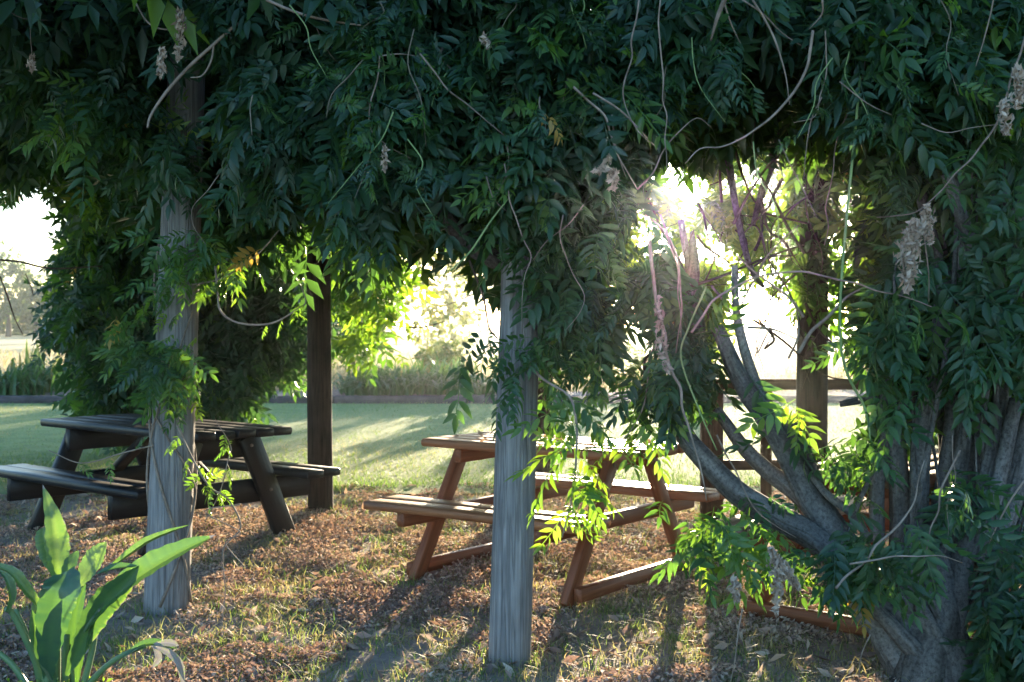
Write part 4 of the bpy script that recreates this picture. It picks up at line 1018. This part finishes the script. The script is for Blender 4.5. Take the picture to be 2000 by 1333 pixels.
# --- dry pods and withered bunches hanging in the vine
def pod_bunch(v, px, d, half_w, n, size, name='dry_pod_bunch', tint=.5):
    n = int(n * 1.5); s = spline([P(x, y, d - .22) - Vector(v.o) for x, y in px], 8); f = rng.random(n) * (len(s) - 1); i = np.minimum(f.astype(int), len(s) - 2)
    c = s[i] + (s[i + 1] - s[i]) * (f - i)[:, None]; taper = np.sin(np.pi * np.clip(f / (len(s) - 1) * .85 + .1, 0, 1))[:, None]
    c = c + rng.normal(0, half_w * .5, (n, 3)) * taper * np.array([1, 1, .4])
    V, T, tt = flakes(c, rng.uniform(.5, 1.1, n) * size, np.clip(tint + rng.normal(0, .2, n), 0, 1), 1.4, 1.7)
    tag(link(name, mesh_np(name, V, T, tt), M_pod, v.root), kind='stuff')


for v, px, d, hw, n, sz in [(col, [(352, 20), (350, 60), (348, 118)], 5.1, .024, 90, .022), (col, [(318, 95), (316, 125), (313, 152)], 5.1, .018, 60, .022), (main, [(63, 110), (62, 140)], 5.4, .014, 30, .022),
                           (main, [(752, 285), (752, 310), (750, 335)], 4.75, .012, 34, .018), (main, [(945, 70), (955, 95)], 4.75, .018, 24, .02), (main, [(1195, 300), (1180, 330), (1160, 335)], 4.75, .02, 36, .024),
                           (main, [(1195, 330), (1200, 370)], 4.75, .028, 40, .024), (main, [(1285, 580), (1290, 660), (1305, 735)], 4.64, .022, 70, .02), (main, [(1788, 430), (1775, 490), (1772, 570)], 4.55, .040, 330, .022),
                           (main, [(1810, 400), (1812, 440), (1818, 475)], 4.55, .022, 110, .018), (main, [(1990, 130), (1988, 210)], 4.5, .024, 60, .026), (main, [(1962, 195), (1964, 262)], 4.5, .018, 50, .024),
                           (main, [(1505, 1070), (1520, 1120), (1515, 1195)], 4.45, .024, 150, .022), (main, [(1515, 1090), (1540, 1120), (1560, 1150)], 4.45, .022, 80, .024), (main, [(1435, 1130), (1440, 1175)], 4.5, .02, 40, .022)]:
    pod_bunch(v, px, d, hw, n, sz)

main.finish(300); col.finish(280); young.finish(160)


# ------------------------------------------------------------------ broad-leaved plant in front of the left post
bp = empty('bird_of_paradise', tuple(P(205, 1345, 4.55))); bp.location.z = 0
tag(bp, 'broad-leaved green clump with long upright blades below the vine-clad grey post', 'plant')
BO = Vector(bp.location)


def blade(px, d, half, fold, face, tint, dry=0.0, prof=None, name='leaf', seed=0):
    """one long leaf: midrib through photo pixels at real depths, half width in metres, halves folded up by `fold`"""
    ds = np.interp(np.linspace(0, 1, len(px)), np.linspace(0, 1, len(np.atleast_1d(d))), np.atleast_1d(d))
    s = spline([P(x, y, e) - BO for (x, y), e in zip(px, ds)], 18); n = len(s); rg = np.random.default_rng(seed)
    tan = np.gradient(s, axis=0); tan /= np.linalg.norm(tan, axis=1)[:, None]
    f0 = np.array(face, float); t = np.linspace(0, 1, n)
    w = half * (np.interp(t, *prof) if prof else np.sin(np.pi * np.clip(t * .93 + .07, 0, 1) ** .8) ** .75 * np.where(t > .995, 0, 1))
    V, tn = [], []; w = w * .86
    cols = (-1, -.72, -.36, 0, .36, .72, 1)
    for i in range(n):
        nr = f0 - tan[i] * f0.dot(tan[i]); nr /= np.linalg.norm(nr); sd = np.cross(tan[i], nr)
        row = rg.normal(0, .11)
        for c in cols:
            rp = 1 + .05 * math.sin(i * .9 + c + seed) if abs(c) == 1 else 1
            V.append(s[i] + sd * c * w[i] * math.cos(fold) * rp + nr * abs(c) * w[i] * math.sin(fold) * (1 - .25 * abs(c)))
            e = tint + row * abs(c) + rg.normal(0, .02) + (.0 if c else .15)
            if t[i] > .95 and seed % 3 == 1: e = 1
            if dry and c == 1 and rg.random() < dry: e = 1
            tn.append(min(e, 1))
    m = len(cols); T = []
    for i in range(n - 1):
        for j in range(m - 1):
            a = i * m + j; T += [(a, a + 1, a + m + 1), (a, a + m + 1, a + m)]
    return link(name, mesh_np(name, np.array(V), np.array(T), np.array(tn), smooth=True), M_blade, bp)


def petiole(px, d, r, seed=0):
    ds = np.interp(np.linspace(0, 1, len(px)), np.linspace(0, 1, len(np.atleast_1d(d))), np.atleast_1d(d))
    tube('leaf_stalk', [P(x, y, e) - BO for (x, y), e in zip(px, ds)], r, M_stalk, bp, 7, 6)


M_stalk = plain_mat('leaf_stalk', (.06, .13, .06), (.11, .18, .08), scale=14, rough=.45, spec=.4, bump=.1)
broad = ([0, .08, .3, .6, .85, 1], [.15, .55, .95, 1, .7, .02])
lance = ([0, .1, .35, .6, .85, 1], [.12, .45, .9, 1, .55, .0])
blade([(112, 1130), (112, 1080), (105, 1020), (83, 946)], [4.6, 4.62], .062, .55, (.5, -1, .1), .62, .35, ([0, .12, .45, .7, .85, 1], [.3, .8, 1, .7, .4, 0]), seed=1)
blade([(120, 1135), (100, 1090), (88, 1045), (86, 1030)], [4.64, 4.66], .05, .4, (.2, -1, .2), .55, 0, lance, seed=2)
blade([(95, 1345), (96, 1280), (106, 1205), (122, 1150), (118, 1122)], [4.5, 4.46, 4.44, 4.5], .088, .42, (.15, -1, .25), .15, .1, ([0, .2, .5, .8, .94, 1], [.1, .45, .9, 1, .85, .3]), seed=3)
blade([(122, 1140), (138, 1105), (155, 1075)], [4.6], .036, .45, (-.3, -1, .1), .35, 0, lance, seed=4)
blade([(148, 1150), (170, 1118), (192, 1085), (209, 1058)], [4.56], .060, .30, (-.5, -1, .35), .66, 0, lance, seed=5)
blade([(205, 1120), (250, 1088), (300, 1056), (372, 1025)], [4.62, 4.7], .040, .95, (.1, -.3, 1), .55, .06, lance, seed=6)
blade([(165, 1235), (215, 1175), (275, 1125), (350, 1080), (423, 1045)], [4.5, 4.55], .078, .62, (-.25, -.75, .8), .42, .05, lance, seed=7)
blade([(130, 1320), (165, 1240), (200, 1180), (240, 1140), (272, 1105)], [4.52, 4.5], .070, .5, (.5, -1, .1), .3, .7, lance, seed=8)
blade([(188, 1122), (225, 1110), (270, 1106)], [4.48], .026, .6, (0, -.6, 1), .3, 0, lance, seed=9)
blade([(75, 1300), (74, 1240), (80, 1180), (88, 1150)], [4.62], .045, .5, (-.6, -1, .1), .7, 0, lance, seed=10)
blade([(88, 1200), (55, 1160), (20, 1120), (-30, 1100)], [4.55, 4.5], .04, .8, (.2, -.6, .9), .6, .5, lance, seed=11)
blade([(12, 1195), (20, 1165), (14, 1135), (-4, 1112)], [4.45], .034, .9, (.9, -.6, .1), .35, .9, lance, seed=12)
blade([(150, 1345), (158, 1285), (172, 1235), (196, 1190)], [4.56, 4.5], .034, .5, (-.4, -1, .2), .4, .2, lance, seed=31)
blade([(112, 1345), (88, 1290), (70, 1235), (62, 1190)], [4.5, 4.44], .036, .5, (.5, -1, .2), .3, .2, lance, seed=32)
blade([(135, 1345), (142, 1260), (150, 1190), (168, 1140)], [4.62], .045, .5, (0, -1, .2), .2, .1, lance, seed=33)
for px, d, r in [([(160, 1350), (180, 1270), (190, 1210), (210, 1170)], 4.55, [.014, .011, .009]), ([(130, 1350), (128, 1290), (130, 1240)], 4.58, [.016, .014, .012]), ([(85, 1335), (60, 1270), (25, 1200), (12, 1190)], [4.55, 4.47], [.015, .012, .010]),
                 ([(55, 1345), (25, 1300), (-10, 1270)], 4.5, [.013, .012, .011]), ([(92, 1335), (92, 1280)], 4.5, [.02, .016]), ([(165, 1345), (210, 1300), (250, 1275), (285, 1262)], [4.55, 4.5], [.013, .010, .008]),
                 ([(145, 1350), (140, 1300), (138, 1260)], 4.6, [.013, .011]), ([(80, 1345), (60, 1260), (30, 1190)], 4.66, [.013, .010]), ([(110, 1350), (112, 1240), (112, 1130)], 4.64, [.016, .013, .010])]:
    petiole(px, d, r)
blade([(240, 1285), (275, 1262), (310, 1258), (345, 1268)], [4.5], .026, .5, (0, -.6, 1), .35, .3, lance, seed=14)
for k, px in enumerate([[(295, 1262), (320, 1270), (345, 1290), (362, 1335)], [(330, 1266), (352, 1300), (358, 1345)], [(300, 1262), (310, 1285), (298, 1305)], [(300, 1258), (330, 1256), (350, 1262)]]):
    blade(px, [4.48], .018, .5, (.2, -1, .4), 1.0, 1, lance, name='withered_leaf', seed=20 + k)

# small seedlings round its foot
for sx, sy, n in [(172, 1285, 9), (40, 1330, 14), (205, 1300, 6), (120, 1338, 10), (15, 1310, 6), (572, 1265, 0)]:
    if not n: continue
    q = P(sx, sy + 18, 4.5); q.z = 0
    t = empty('weed_seedling', (q.x, q.y, 0)); tag(t, {172: 'light green weed growing just beside the broad-leaved plant', 40: 'pale green weed tuft at the left foot of the broad-leaved plant', 205: 'small weed between the broad-leaved plant and the withered leaf',
        120: 'low weed under the broad-leaved plant stalks', 15: 'weed at the very edge beside the broad-leaved plant'}[sx], 'weed', 'weeds round the broad-leaved plant')
    m = n * 9; c = rng.normal(0, 1, (m, 3)) * np.array([.035, .03, .02]) + np.array([0, 0, .045])
    V, T, tt = leaf_cloud(c, rng.uniform(.018, .032, m), np.clip(.8 + rng.normal(0, .08, m), 0, .95))
    tag(link('leaves', mesh_np('leaves', V, T, tt), M_leaf, t), kind='stuff')
    for k in range(3):
        tube('stem', [(0, 0, -.01), (rng.normal(0, .02), rng.normal(0, .02), .05)], [.002, .0015], M_shoot, t, 5, 3)

# ------------------------------------------------------------------ morning mist
if HAZE:
    x0, x1, y0, y1, z0, z1 = -430, 430, -40, 650, -1.1, 14.5
    V = [(x, y, z) for x in (x0, x1) for y in (y0, y1) for z in (z0, z1)]
    me = bpy.data.meshes.new('haze'); me.from_pydata(V, [], [(0, 1, 3, 2), (4, 6, 7, 5), (0, 4, 5, 1), (2, 3, 7, 6), (0, 2, 6, 4), (1, 5, 7, 3)]); me.update()
    m = bpy.data.materials.new('mist'); m.use_nodes = True; t = m.node_tree; t.nodes.clear()
    o_ = t.nodes.new('ShaderNodeOutputMaterial'); v_ = t.nodes.new('ShaderNodeVolumePrincipled')
    v_.inputs['Color'].default_value = (.86, .93, 1.0, 1); v_.inputs['Density'].default_value = HAZE; v_.inputs['Anisotropy'].default_value = .93
    t.links.new(v_.outputs[0], o_.inputs['Volume'])
    tag(link('haze', me, m), kind='stuff')
